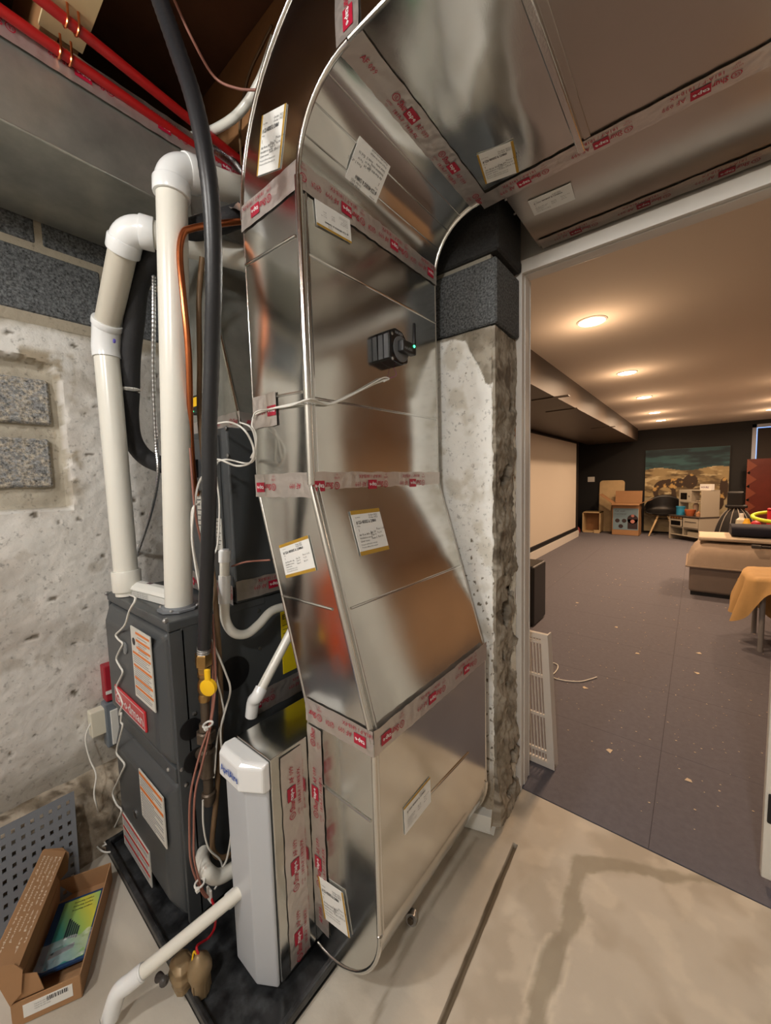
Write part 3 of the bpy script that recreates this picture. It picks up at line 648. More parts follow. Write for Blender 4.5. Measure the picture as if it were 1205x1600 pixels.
for (px, mm_) in ((((217, 1200), (256, 1247), (261, 1322), (224, 1277)), ORNG), (((191, 1268), (234, 1330), (238, 1385), (196, 1318)), mat('label_red', (190, 50, 46), .5))):
    o, xa, xb, za, zb = plate('warning_label', furn, px, LABEL); W_ = xb-xa; H_ = zb-za; m = MB(); k = MB()
    for t in ((.97, .66) if mm_ is ORNG else (.97, .62, .3)): m.box(xa+W_*.03, xb-W_*.03, DF-.0028, DF-.002, za+H_*(t-.06), za+H_*t)
    for i in range(16):
        t = .04+i*.055
        if abs(t-.92) > .05 and abs(t-.62) > .05: k.box(xa+W_*.06, xb-W_*(.08 if i % 3 else .4), DF-.0026, DF-.002, za+H_*t, za+H_*(t+.012))
    m.build('label_band', mm_, o); k.build('label_print', INKL, o)
P = at(212, 1271, y=DF); MB().lathe((P.x, DF, P.z), (0, -1, 0), [(0, .014), (.003, .014), (.004, .01)], 16).build('latch_button', STEEL, furn, smooth=True)
# side openings, grommets, screws
SX = FX1+.0005
for (px, py, r) in ((365, 1052, .052), (298, 1139, .030), (306, 1187, .034)):
    P = at(px, py, x=SX); o = MB().lathe((SX-.001, P.y, P.z), (1, 0, 0), [(0, r), (.003, r), (.003, r*.86)], 28).build('knockout_ring', BLACK, furn, smooth=True)
    MB().lathe((SX+.0012, P.y, P.z), (1, 0, 0), [(0, r*.86), (.0006, r*.86)], 24).build('opening_shade', mat('opening_shade_black', (6, 6, 6), .9), furn)  # flat black disc on the solid casing stands for the shade inside a hole
for (px, py) in ((404, 954), (406, 1013), (291, 1226), (304, 1115), (284, 1202)):
    P = at(px, py, x=SX); MB().lathe((SX-.001, P.y, P.z), (1, 0, 0), [(0, .006), (.003, .006), (.004, .003)], 10).build('cabinet_screw', STEEL, furn, smooth=True)
for P in (at(261, 972, y=FF-.004), at(264, 1202, y=FF-.004), at(164, 926, y=FF-.004)):
    MB().lathe((min(max(P.x, FX0+.008), FX1-.008), FF+.002, P.z), (0, -1, 0), [(0, .007), (.008, .007), (.012, .003)], 10).build('cabinet_screw', STEEL, furn, smooth=True)
a = at(442, 960, x=SX); 
o = box(SX, SX+.002, a.y-.01, a.y+.17, a.z-.21, a.z+.01).build('energy_label', mat('energy_label_yellow', (232, 206, 20), .5), furn)
m = MB(); text(m, 'ENERGYGUIDE', (SX+.0024, a.y-.004, a.z-.018), (0, 1, 0), (0, 0, 1), .018, True); 
for i in range(5): m.box(SX+.002, SX+.0024, a.y-.004, a.y+.12, a.z-.04-i*.014, a.z-.038-i*.014)
m.build('label_print', INK, o)
z = at(395, 1100, x=SX).z; m = MB()
tape(furn, (SX+.001, .62, z-.005), (SX+.001, 1.12, z-.005), (1, 0, 0), True, .0, W=.075)

# evaporator coil box, plenum
CX0, CX1, CF, CB, CZ1 = -1.58, -1.09, .60, 1.13, 1.475
coil = thing('evaporator_coil_case', (-1.33, .87, FZ1), 'dark grey evaporator coil cabinet sitting on the back half of the furnace', 'cabinet')
box(CX0, CX1, CF, CB, FZ1+.001, CZ1).build('casing', DARKP, coil, bevel=.005)
box(CX0+.03, CX1-.045, CF-.008, CF+.002, FZ1+.05, CZ1-.02).build('access_panel', DARKP, coil, bevel=.004)
for (px, py) in ((353, 669), (356, 712)):
    P = at(px, py, y=CF-.001); MB().lathe((P.x, CF, P.z), (0, -1, 0), [(0, .007), (.003, .007), (.005, .003)], 10).build('cabinet_screw', STEEL, coil, smooth=True)
for (px, w_, h_) in (((343, 835), .035, .10), ((313, 800), .03, .14)):
    P = at(*px, y=CF-.009); o = box(P.x-w_/2, P.x+w_/2, CF-.011, CF-.008, P.z-h_/2, P.z+h_/2).build('data_label', LABEL, coil); k = MB()
    for i in range(7): k.box(P.x-w_*.4, P.x+w_*.4*(.5+.5*(i % 2)), CF-.0118, CF-.011, P.z+h_*(.4-i*.12), P.z+h_*(.42-i*.12))
    k.build('label_print', INK, o)
tape(coil, (CX1-.30, CF-.0095, FZ1+.045), (CX1+.0, CF-.0095, FZ1+.03), (0, -1, 0), True, .0)
tape(coil, (CX1+.002, CF, FZ1+.04), (CX1+.002, CB, FZ1+.04), (1, 0, 0), True, .07)
plen = thing('supply_plenum', (-1.35, .9, CZ1), 'tapered dull galvanized supply plenum rising from the coil cabinet into the trunk', 'duct')
TZ = 2.178; pf = CF+.055
a0 = [(CX0+.02, pf, CZ1), (CX1-.012, pf, CZ1), (CX1-.012, CB-.01, CZ1), (CX0+.02, CB-.01, CZ1)]
a1 = [(CX0+.0, pf, TZ), (-1.31, pf, TZ), (-1.31, CB-.01, TZ), (CX0, CB-.01, TZ)]
MB().loft([a0, a1]).build('plenum_body', GALVD, plen)
MB().tube([a0[1], a1[1]], .006, 8).build('corner_seam', SEAM, plen, smooth=True)
tape(plen, (CX0+.02, pf-.002, CZ1+.022), (CX1-.01, pf-.002, CZ1+.022), (0, -1, 0), False, .0); tape(plen, (CX1-.008, pf, CZ1+.022), (CX1-.012, CB-.01, CZ1+.022), (1, 0, .3), True, .0)
P = at(312, 632, y=pf-.02); ts = thing('limit_control', (P.x, pf, P.z), 'small black control box with yellow label on the plenum front', 'control')
box(P.x-.05, P.x+.05, pf-.024, pf-.001, P.z-.03, P.z+.034).build('control_case', BLACK, ts, bevel=.003)
box(P.x-.035, P.x+.012, pf-.0255, pf-.024, P.z-.004, P.z+.026).build('yellow_label', YEL, ts)
MB().lathe((P.x-.042, pf-.024, P.z-.018), (0, -1, 0), [(0, .003), (.002, .002)], 8).build('status_light', LED, ts)

# supply trunk along the left wall
TX1 = -1.304
tr = thing('ceiling_supply_duct', (-1.51, 0, TZ), 'dull grey galvanized supply duct running along the left wall under the joists', 'duct')
m = MB(); m.box(WX+.02, TX1-.001, -1.7, 1.27, TZ+.001, 2.44)
m.grid(lambda s, t: Vector((TX1+.003*fbm((0, s*8, t*2), 1)*sin(pi*t), -1.7+2.97*s, TZ+.262*t)), 60, 8)
m.grid(lambda s, t: Vector((WX+.02+(TX1-WX-.02)*t, -1.7+2.97*s, TZ-.002*(1+fbm((0, s*8, t*2), 1))*sin(pi*t))), 60, 8)
m.build('duct_body', GALVD, tr, smooth=30)
MB().tube([(TX1, -1.7, TZ), (TX1, 1.27, TZ)], .004, 8).build('corner_seam', GALVD, tr, smooth=True)
tape(tr, (TX1+.006, -.2, 2.40), (TX1+.006, 1.2, 2.40), (1, 0, 0), True, .04, W=.07)
box(TX1-.002, TX1+.004, .62, .64, TZ, 2.44).build('drive_cleat', GALVD, tr, bevel=.001)

# ------------------------------------------------------------------ filter cabinet with its cover
AX0, AX1, AF, AZ0, AZ1 = -.935, -.782, .492, .035, .635
fc = thing('media_filter_cabinet', (-.89, .8, AZ0), 'galvanized filter cabinet with pale grey cover between the furnace and the duct boot', 'filter')
box(AX0, AX1, AF, 1.15, AZ0, AZ1).build('cabinet_body', GALV, fc, bevel=.002)
def cov(z, g=0): return [(AX0+.0, AF-.002, z), (AX0+.0, AF-.030+g, z), (AX0+.008, AF-.040+g, z), (AX1-.052, AF-.040+g, z), (AX1-.003, AF-.010+g, z), (AX1-.004, AF-.002, z)]
cv = MB().loft([cov(AZ0-.005)[::-1], cov(AZ1-.02)[::-1]]).build('cover', ABAG, fc, bevel=.005)
def cap(z, o_): return [(AX0-.004, AF-.002, z), (AX0-.006, AF-.038-o_, z), (AX0+.006, AF-.050-o_*1.3, z), (AX1-.054, AF-.052-o_*1.3, z), (AX1+.0, AF-.020-o_, z), (AX1+.0, AF-.002, z)]
zc = AZ1-.075
cp = MB().loft([cap(zc, -.006)[::-1], cap(zc+.004, .004)[::-1], cap(AZ1-.012, .002)[::-1], cap(AZ1-.002, -.008)[::-1]]).build('cover_cap', PVCB, fc, bevel=.004)
P = (AX0+.022, AF-.0572, zc+.020)
m = MB(); text(m, 'AprilAire', P, (1, 0, 0), (0, -.0, 1), .026, True, .080, Vector((0, -.0015, 0))); m.build('cover_lettering', BLUEP, fc)
tape(fc, (AX1+.0012, AF+.058, AZ0+.01), (AX1+.0012, AF+.058, AZ1-.01), (1, 0, 0), False, .0, W=.064)
tape(duct, (LL+.029, DY0-.0015, .09), (LL+.029, DY0-.0015, ZL-.04), (0, -1, 0), False, .07, W=.054)

# ------------------------------------------------------------------ condensate pan
pan = thing('drain_pan', (-1.16, .75, .0), 'shallow black plastic drain pan under the furnace and filter cabinet', 'pan')
x0, x1, y0, y1 = -1.625, -.715, .335, 1.2
box(x0, x1, y0, y1, .002, .012).build('pan_floor', PAN, pan)
for (a, b, c_, d_) in ((x0, x1, y0, y0+.014), (x0, x1, y1-.014, y1), (x0, x0+.014, y0, y1), (x1-.014, x1, y0, y1)): box(a, b, c_, d_, .002, .034).build('pan_rim', PAN, pan, bevel=.004)
box(-1.53, -1.14, .50, 1.1, .012, FZ0).build('support_pad', mat('foam_pad', (40, 40, 42), .9), pan)
box(AX0+.02, AX1-.02, .56, 1.1, .012, AZ0).build('support_pad', mat('foam_pad_dark', (36, 36, 38), .9), pan)
# ------------------------------------------------------------------ vent pipes
def arc3(p, d1, d2, r, n=8):
    "points of a bend of radius r from direction d1 to d2, p = the corner"
    p, d1, d2 = Vector(p), Vector(d1).normalized(), Vector(d2).normalized(); ang = d1.angle(d2); t = r*math.tan(ang/2)
    a = p-d1*t; b = p+d2*t; nrm = (d2-d1*d1.dot(d2)).normalized(); c = a+nrm*r
    return [c+(a-c)*cos(ang*i/n)+d1*(r*sin(ang*i/n)) for i in range(n+1)]
def collar(par, p, d, r, w=.03, m_=PVCB, name='pipe_collar'):
    d = Vector(d).normalized(); return MB().lathe(Vector(p)-d*w/2, d, [(0, r), (0, r*1.18), (.003, r*1.21), (w-.003, r*1.21), (w, r*1.17), (w, r)], 28).build(name, m_, par, smooth=True)
# large front pipe
A = at(280, 950, z=.937); A = Vector((A.x, A.y, .937)); B = at(268, 262, y=A.y+.02)
v1 = thing('pvc_vent_pipe', A, 'tall white PVC flue pipe on the furnace top front, turning back under the joists', 'pipe')
R1 = .038; d1 = (B-A).normalized(); Q = at(384, 302, x=-1.10); d2 = (Q-B).normalized(); bend = arc3(B, d1, d2, .062, 10)
MB().tube([A+Vector((0, 0, .004)), bend[0]+d1*.01], R1, 32).build('pipe_riser', PVC, v1, smooth=True)
Q2 = Q+d2*.22; MB().tube([bend[-1]-d2*.01, Q2], R1, 32).build('pipe_run', PVC, v1, smooth=True)
MB().tube([bend[0]-d1*.012]+bend+[bend[-1]+d2*.012], R1*1.12, 32).build('elbow', PVCB, v1, smooth=True)
collar(v1, bend[0]-d1*.004, d1, R1, .036); collar(v1, bend[-1]+d2*.004, d2, R1, .036)
m = MB(); P8 = [A+Vector((.058*cos(pi*k/4+pi/8), .058*sin(pi*k/4+pi/8), 0)) for k in range(8)]; m.prism(P8, (0, 0, .006)); m.lathe(A+Vector((0, 0, .006)), (0, 0, 1), [(0, .046), (.006, .044)], 28); m.build('rubber_flange', mat('flange_grey', (120, 124, 128), .5), v1)
for k in (1, 3, 5, 7): MB().lathe(A+Vector((.052*cos(pi*k/4), .052*sin(pi*k/4), .006)), (0, 0, 1), [(0, .005), (.004, .004)], 10).build('flange_screw', STEEL, v1)
# intake pipe by the wall
D = Vector((-1.505, .437, 0)); D.z = .937
v2 = thing('pvc_intake_pipe', D, 'white PVC intake pipe near the block wall, with a kinked coupling and upper elbow', 'pipe')
R2 = .036
K0 = at(196, 905, y=D.y); D.x = K0.x if K0.z > 0 else D.x; D.x = -1.505
K = [Vector((D.x, D.y, .937)), at(166, 545, y=D.y), at(167, 512, y=D.y), at(186, 405, y=D.y), at(199, 356, y=D.y)]
K[0].x = at(197, 890, y=D.y).x
MB().tube([K[0], K[1]], R2, 32).build('pipe_riser', PVC, v2, smooth=True)
MB().tube([K[1]-(K[1]-K[0]).normalized()*.03, K[1], K[2], K[2]+(K[3]-K[2]).normalized()*.02], R2*1.13, 32).build('coupling', PVCB, v2, smooth=True)
collar(v2, K[2]+(K[3]-K[2]).normalized()*.015, K[3]-K[2], R2*1.02, .02); collar(v2, K[0]+(K[1]-K[0]).normalized()*.05, K[1]-K[0], R2, .07, PVC)
dd = (K[3]-K[2]).normalized(); E1 = K[4]; G = at(386, 406, y=.72); e2 = (G-E1).normalized()
bend = arc3(E1, dd, e2, .058, 10)
MB().tube([K[2], bend[0]], R2, 32).build('pipe_offset', PVCT, v2, smooth=True)
MB().tube([bend[0]-dd*.01]+bend+[bend[-1]+e2*.01], R2*1.13, 32).build('elbow', PVCB, v2, smooth=True); collar(v2, bend[0]-dd*.005, dd, R2, .036)
MB().tube([bend[-1], G+e2*.10], R2, 32).build('pipe_run', PVC, v2, smooth=True)
collar(v2, bend[-1]+e2*.004, e2, R2, .036)
P = at(179, 533, y=D.y-R2*1.16); MB().lathe((P.x, D.y-R2*1.12, P.z), (0, -1, 0), [(0, .006), (.004, .006)], 12).build('purple_mark', mat('purple_primer', (88, 78, 170), .4), v2)

# black insulated suction line and copper liquid line
def Y(p, y): return at(*p, y=y)
ins = wire('insulated_suction_line', [at(392, 330, y=.70), Y((350, 345), .62), Y((290, 365), .56), Y((248, 395), .52), Y((218, 440), .50), Y((210, 500), .50), Y((204, 560), .50), Y((203, 606), .50)], .030, FOAM,
           'black foam insulated refrigerant line, upper length bending down from the ceiling', 'pipe', 20, 6)
ins2 = wire('insulated_suction_line', [Y((203, 612), .50), Y((202, 650), .50), Y((208, 688), .51), Y((228, 715), .54), Y((262, 728), .57), Y((312, 732), .597)], .030, FOAM,
            'black foam insulated refrigerant line, lower length curving into the coil cabinet', 'pipe', 20, 6)
P = Y((203, 609), .50); o = MB().tube([P+Vector((.0295*cos(a), .0295*sin(a), 0)) for a in (2*pi*k/20 for k in range(21))], .0035, 6, False).build('cable_tie', WHITEP, smooth=True, label='white zip tie cinching the black insulated line', category='cable tie')
box(P.x-.045, P.x-.028, P.y-.012, P.y-.004, P.z-.005, P.z+.006).build('tie_head', WHITEP, o)
wire('copper_liquid_line', [at(386, 345, y=.66), Y((340, 350), .58), Y((300, 357), .52), Y((286, 366), .50), Y((281, 400), .49), Y((287, 470), .49), Y((295, 560), .50), Y((298, 680), .52), Y((303, 745), .55), Y((308, 772), .585)], .0085, COPPER,
     'bright copper refrigerant line running down beside the big white pipe', 'pipe', 12)
wire('brown_condensate_tube', [Y((316, 402), .55), Y((311, 470), .55), Y((312, 560), .55), Y((312, 650), .55), Y((320, 740), .56), Y((328, 850), .56), at(336, 930, x=-1.04), at(344, 1050, x=-1.04), at(345, 1150, x=-1.05), at(338, 1250, x=-1.05), at(332, 1320, x=-1.05), at(345, 1340, x=-1.04), at(368, 1332, x=-1.04)], .0075, BROWN,
     'old brown tube hanging behind the black gas hose', 'pipe', 10)
# flexible armoured conduit
pts = spline([Y((240, 430), .52), Y((240, 500), .52), Y((240, 600), .53), Y((244, 690), .54), Y((247, 740), .54), Y((236, 800), .54), Y((214, 868), .54), Y((205, 905), .52)], 26)
MB().tube(pts, [  .0066 if i % 2 else .0059 for i in range(len(pts))], 10).build('armoured_conduit', STEEL, smooth=False, label='flexible ribbed metal conduit dangling behind the white pipes', category='conduit')

# gas line: sleeved hose, valve, iron drip leg
gx = -1.035
hp = [at(236, -40, y=.40), at(250, 0, y=.40), at(276, 75, y=.41), at(304, 160, y=.42), at(323, 255, y=.43), at(332, 345, y=.44), at(334, 450, y=.45), at(331, 560, y=.46), at(327, 680, y=.46), at(327, 780, y=.46), at(323, 900, y=.46), at(319, 1012, y=.46)]
gl = thing('gas_supply_line', hp[-1], 'black gas hose hanging before the furnace, ending in a brass valve with yellow handle', 'hose')
pth = spline(hp, 12); MB().tube(pth, [.0172+(.0006 if i % 2 else 0) for i in range(len(pth))], 18).build('hose', HOSE, gl, smooth=True)
b_ = hp[-1]; g = lambda px, py: at(px, py, y=.46)
def seq(name, p, q, prof, M_, seg=18, **k): p, q = Vector(p), Vector(q); L_ = (q-p).length; return MB().lathe(p, q-p, [(a*L_, r) for a, r in prof], seg).build(name, M_, gl, smooth=True, **k)
seq('threaded_sleeve', g(318, 1008), g(318, 1022), [(i/8, .016+(.0015 if i % 2 else 0)) for i in range(9)], STEEL)
seq('hex_nut', g(318, 1020), g(318, 1040), [(0, .019), (.1, .022), (.9, .022), (1, .018)], BRASS, 6)
seq('hex_nut', g(319, 1040), g(319, 1050), [(0, .017), (.2, .019), (1, .017)], BRASS, 6)
seq('valve_body', g(319, 1050), g(320, 1094), [(0, .017), (.12, .017), (.2, .013), (.4, .018), (.6, .018), (.75, .013), (.85, .017), (1, .015)], BRASS)
vh = at(328, 1072, y=.428); o = MB().lathe(vh, (.5, -1, 0), [(0, .021), (.010, .021), (.012, .016)], 20).build('valve_handle', YEL, gl, smooth=True)
t_ = Vector((1, .5, 0)).normalized()*.006; MB().obox(vh+Vector((.004, -.006, .022)), t_, (0, .004, 0), (.0, 0, .026)).build('handle_lever', YEL, o, bevel=.003)
seq('iron_nipple', g(320, 1094), g(322, 1132), [(0, .0125), (1, .0125)], IRON)
seq('union_ring', g(321, 1128), g(322, 1140), [(0, .015), (.2, .018), (1, .018)], IRON, 8)
seq('union_nut', g(322, 1140), g(323, 1158), [(0, .022), (.1, .026), (.85, .026), (1, .02)], IRON, 8)
seq('iron_nipple', g(323, 1158), g(324, 1170), [(0, .012), (1, .012)], IRON)
seq('tee_fitting', g(324, 1168), g(325, 1212), [(0, .017), (.08, .022), (.2, .019), (.8, .019), (.92, .022), (1, .018)], IRON)
seq('iron_nipple', g(325, 1212), g(326, 1238), [(0, .0135), (1, .0135)], IRON)
seq('pipe_cap', g(326, 1236), g(327, 1256), [(0, .015), (.1, .019), (.5, .019), (.9, .015), (1, .013)], IRON)
tp = g(325, 1190); MB().tube([tp, Vector((FX1+.005, tp.y+.005, tp.z))], .016, 14).build('branch_nipple', IRON, gl, smooth=True)

# small white condensate trap and drain pipes
def pvcline(name, pts, r, label, caps=(), col=PVC, n=8, straight=False):
    root = thing(name, pts[-1], label, 'pipe'); MB().tube(pts if straight else spline(pts, n), r, 22).build('pipe', col, root, smooth=True); return root
tx_ = -1.045
cpt = [at(351, 862, x=tx_), at(351, 900, x=tx_), at(351, 942, x=tx_), at(353, 970, x=tx_), at(366, 989, x=tx_), at(386, 990, x=tx_), at(405, 975, x=tx_), at(424, 955, x=tx_), at(446, 948, x=tx_), at(462, 950, x=tx_)]
pt = pvcline('condensate_trap', cpt, .0135, 'small white U-shaped condensate trap with a capped standpipe in front of the coil')
a, b = at(351, 878, x=tx_), at(351, 858, x=tx_); MB().lathe(a, b-a, [(0, .014), (0, .0165), ((b-a).length*.85, .0165), ((b-a).length, .012)], 22).build('cap', PVCB, pt, smooth=True)
a, b = at(351, 942, x=tx_), at(351, 899, x=tx_); MB().lathe(a, b-a, [(0, .014), (0, .0165), ((b-a).length, .0165), ((b-a).length, .014)], 22).build('coupling', PVCB, pt, smooth=True)
a, b = at(456, 985, x=-.95), at(402, 1088, x=-.95); pt = pvcline('drain_pipe', [a, b], .0135, 'white drain pipe slanting down onto the filter cabinet top with a printed elbow', straight=True)
c_ = Vector((at(393, 1118, z=AZ1).x, at(393, 1118, z=AZ1).y, AZ1+.001)); MB().tube(spline([b+(a-b)*.12, b, (b+c_)/2+Vector((-.004, 0, .012)), c_], 6), .0175, 22).build('elbow', PVCB, pt, smooth=True)
k = MB(); u_ = (a-b).normalized(); 
for s_ in (.15, .5): text(k, 'CPVC 3/4', b+u_*((a-b).length*s_)+Vector((.004, -.0137, 0)), u_, Vector((0, 0, 1)).cross(u_).cross(u_)*-1, .006, True)
k.build('pipe_print', INK, pt, kind='stuff')
# inducer drain elbow low on the furnace side and the long floor drain
px_ = -1.02
P_ = [at(*q, x=px_+dx) for q, dx in (((318, 1332), -.07), ((316, 1345), -.04), ((322, 1360), 0), ((338, 1370), .005), ((358, 1362), .01), ((374, 1350), .015))]
pt = pvcline('drain_elbow', P_, .019, 'thick white elbow pipe poking out of the lower furnace side')
fa = at(385, 1385, y=.47); fb = at(203, 1535, z=.10)
pt = pvcline('floor_drain_pipe', [fa, fb], .0155, 'long white drain pipe sloping forward over the drain pan, elbow at its end', straight=True)
fd = (fa-fb).normalized(); fe = at(172, 1590, z=.035)
MB().tube(spline([fb+fd*.03, fb, (fb*.45+fe*.55)+Vector((-.002, 0, .022)), fe], 8), .0195, 24).build('elbow', PVCB, pt, smooth=True)
collar(pt, fb+fd*.03, fd, .0155, .008); collar(pt, at(364, 1402, y=.455), fd, .0155, .03)
k = MB(); 
for i in range(6): quad(k, fe+Vector((.001+.0022*i, -.0200, .012)), (1, 0, 0), (0, 0, 1), .0012, .012)
k.build('pipe_print', INK, pt, kind='stuff')

# float switch clamped over the pan rim
sp = at(300, 1545, z=.03); sp = Vector((sp.x, sp.y, .035))
fs = thing('float_switch', (sp.x, sp.y, .03), 'tan float safety switch clamped on the front rim of the drain pan', 'switch')
fp = at(312, 1510, z=.085)
MB().lathe((fp.x, fp.y, .016), (0, 0, 1), [(0, .016), (.002, .022), (.042, .022), (.044, .025), (.055, .025), (.057, .029), (.066, .029), (.084, .024), (.096, .012), (.102, .008), (.104, .004)], 24).build('float_housing', BRONZE, fs, smooth=True)
for a in range(5): q = a*2*pi/5; box(fp.x+.0215*cos(q)-.002, fp.x+.0215*cos(q)+.002, fp.y+.0215*sin(q)-.002, fp.y+.0215*sin(q)+.002, .018, .058).build('housing_rib', BRONZE, fs)
q = Vector((fp.x-.042, fp.y-.026, .075))
MB().loft([[Vector((q.x+sx_*r*(1.25), q.y+sy_*r, z)) for sx_, sy_ in ((-1, -.6), (-.6, -1), (.6, -1), (1, -.6), (1, .6), (.6, 1), (-.6, 1), (-1, .6))] for z, r in ((.022, .012), (.030, .022), (.044, .020), (.050, .025), (.066, .027), (.074, .022), (.088, .024), (.098, .014))]).build('clamp_body', BRONZE, fs, smooth=60, bevel=.002)
MB().tube([q+Vector((-.012, .010, .0)), q+Vector((-.002, .018, .010)), Vector((fp.x, fp.y, .078))], .009, 12).build('bracket_arm', BRONZE, fs, smooth=True)
w_ = q+Vector((-.030, -.034, -.020)); MB().tube([q+Vector((-.01, -.012, -.012)), w_], .005, 10).build('clamp_screw', STEEL, fs, smooth=True)
for s_ in (-1, 1): MB().lathe(w_+Vector((0, 0, .003)), (s_*.8, -.2, s_*.45), [(0, .005), (.010, .008), (.022, .011), (.028, .004)], 12).build('wing', mat('dark_wing_nut', (74, 70, 68), .4), fs, smooth=True)
tube_p = [at(322, 1530, z=.03), at(345, 1560, z=.03), at(372, 1600, z=.03), at(390, 1630, z=.03)]
wire('switch_lead', [Vector((fp.x, fp.y, .116)), at(308, 1478, z=.13), at(325, 1466, y=.40), at(335, 1450, y=.41), at(337, 1425, y=.42), at(331, 1405, y=.43)], .0032, REDW, 'red lead rising from the tan float switch')
wire('switch_lead', [Vector((fp.x-.004, fp.y-.002, .112)), at(303, 1487, z=.125), at(300, 1505, z=.10)], .0022, YEL, 'short yellow lead curling over the tan float switch')
o = box(0, 0, 0, 0, 0, 0) 
P = at(328, 1398, y=.43); box(P.x-.014, P.x+.010, P.y-.003, P.y+.003, P.z-.020, P.z+.018).build('cable_tag', WHITEP, label='white paper tag tied to the wires beside the lower furnace', category='tag', bevel=.002)

# low-voltage wires
def Xc(pts, x): return [at(*p, x=x) for p in pts]
wire('control_wire', Xc([(312, 785), (300, 800), (303, 860), (318, 930), (330, 1000), (336, 1050), (346, 1090), (350, 1120), (340, 1150), (336, 1200), (334, 1215)], -1.03), .0026, WHITEW, 'white control wire looping from behind the hose down past the yellow valve', group=None)
wire('control_wire', Xc([(340, 722), (332, 735), (316, 745), (307, 770), (300, 830), (305, 880), (318, 950), (327, 990), (335, 1010), (352, 1050), (360, 1078), (352, 1110), (345, 1140), (348, 1180), (357, 1230), (362, 1290), (355, 1340), (345, 1360), (342, 1378)], -1.02), .0030, WHITEW, 'long white control wire bowing right of the yellow valve to the lower elbow')
wire('control_wire', [at(338, 662, y=.55), at(360, 660, y=.55), at(382, 672, y=.56), at(396, 700, y=.56), at(392, 722, y=.56), at(370, 728, y=.55), at(340, 718, y=.54), at(330, 735, y=.50)], .0028, WHITEW, 'white wire looping across the top corner of the coil cabinet')
wire('control_wire', [at(375, 660, y=.57), at(392, 668, y=.57), at(399, 690, y=.575), at(398, 716, y=.575), at(385, 724, y=.56), at(355, 718, y=.55), at(338, 722, y=.54)], .0024, WHITEW, 'outer white wire of the loop beside the duct riser')
wire('control_wire', [at(396, 652, y=DY0-.012), at(394, 665, y=.585), at(400, 680, y=.575), at(399, 700, y=.57), at(392, 716, y=.56)], .0026, WHITEW, 'white wire dropping from the duct riser cable into the loop')
wire('control_wire', Xc([(338, 745), (343, 790), (340, 850), (332, 870)], -1.06), .0026, WHITEW, 'short white wire hanging behind the black hose above the capped standpipe')
wire('control_wire', Xc([(317, 1250), (318, 1290), (326, 1325), (345, 1345), (346, 1370), (335, 1390)], -1.03), .0026, WHITEW, 'white wire curving under the iron pipe cap to the thick elbow')
wire('tan_wire', Xc([(297, 700), (305, 800), (318, 870), (330, 1000), (333, 1080), (328, 1130), (312, 1180), (298, 1240), (296, 1300), (299, 1350), (314, 1390), (322, 1402)], -1.02), .0030, TAN, 'left tan wire running from the hose down the furnace side')
wire('tan_wire', Xc([(332, 960), (337, 1060), (330, 1130), (317, 1190), (305, 1240), (303, 1300), (304, 1345), (316, 1388), (325, 1402)], -1.012), .0030, TAN, 'right tan wire beside its twin below the yellow valve')
for (px, lab) in (((325, 1132), 'white zip tie holding tan wires to the black iron pipe'), ((312, 1380), 'white zip tie at the bottom of the tan wire pair')):
    P = at(*px, x=-1.005); o = MB().tube([P+Vector((.012*cos(a), .012*sin(a), .002*sin(a))) for a in (2*pi*k/12 for k in range(13))], .0028, 6, False).build('cable_tie', WHITEP, smooth=True, label=lab, category='cable tie'); box(P.x+.008, P.x+.018, P.y-.016, P.y-.008, P.z-.004, P.z+.004).build('tie_head', WHITEP, o)
wire('tan_wire', [at(362, 885, y=.57), at(385, 878, y=.58), at(422, 875, y=.60)], .0026, TAN, 'tan wire crossing the dark coil cabinet towards the duct')
# white plug-in device on the furnace with its crinkled cord
a = at(180, 925, z=FZ1+.001); dv = thing('white_control_box', (a.x+.10, a.y+.03, FZ1), 'long white plastic box lying on the furnace top between the two big pipes', 'device')
u_ = Vector((1, .12, 0)).normalized(); v_ = Vector((-.12, 1, 0)).normalized(); oo = Vector((FX0+.012, FF+.016, FZ1+.001)); L_ = .35
pr = [(0, 0), (.052, 0), (.052, .024), (.058, .026), (.052, .036), (.036, .046), (.016, .046), (.0, .036), (-.006, .026), (0, .024)]
MB().prism([oo+v_*a+Vector((0, 0, b)) for a, b in pr], u_*L_).build('housing', WHITEP, dv, bevel=.002)
MB().obox(oo+u_*.10+v_*.026+Vector((0, 0, .047)), u_*.022, v_*.007, (0, 0, .002)).build('slide_button', WHITEP, dv, bevel=.002)
MB().obox(oo+u_*.20+v_*.028+Vector((0, 0, .0465)), u_*.012, v_*.005, (0, 0, .0006)).build('dark_window', mat('plum_window', (70, 30, 50), .3), dv)
k = MB(); 
for i in range(3): text(k, 'INDOOR USE ONLY  DISCONNECT BEFORE SERVICING', oo+u_*.04-v_*.0006+Vector((0, 0, .005+.006*i)), u_, (0, 0, 1), .0032, wid=.2, n=Vector((0, 0, 0)))
k.build('warning_print', INK, dv, kind='stuff')
cz = lambda px, py: at(px, py, y=DF-.006)
ZG = [(212, 935), (202, 955), (196, 975), (188, 985), (181, 992), (186, 1000), (192, 1006), (186, 1018), (182, 1030), (188, 1042), (192, 1050), (187, 1062), (182, 1074), (188, 1088), (192, 1100), (188, 1110), (187, 1117), (190, 1114), (189, 1128), (192, 1133), (188, 1150), (182, 1175), (189, 1186), (195, 1195), (190, 1207), (182, 1225), (176, 1240), (183, 1258), (190, 1266), (183, 1285), (176, 1300), (178, 1312)]
wire('crinkled_power_cord', [oo+u_*.12+v_*-.002+Vector((0, 0, .004))]+[cz(*p) for p in ZG], .0032, WHITEW, 'crinkled white cord hanging from the white box down the furnace doors', n=3)
wf = WX+.10
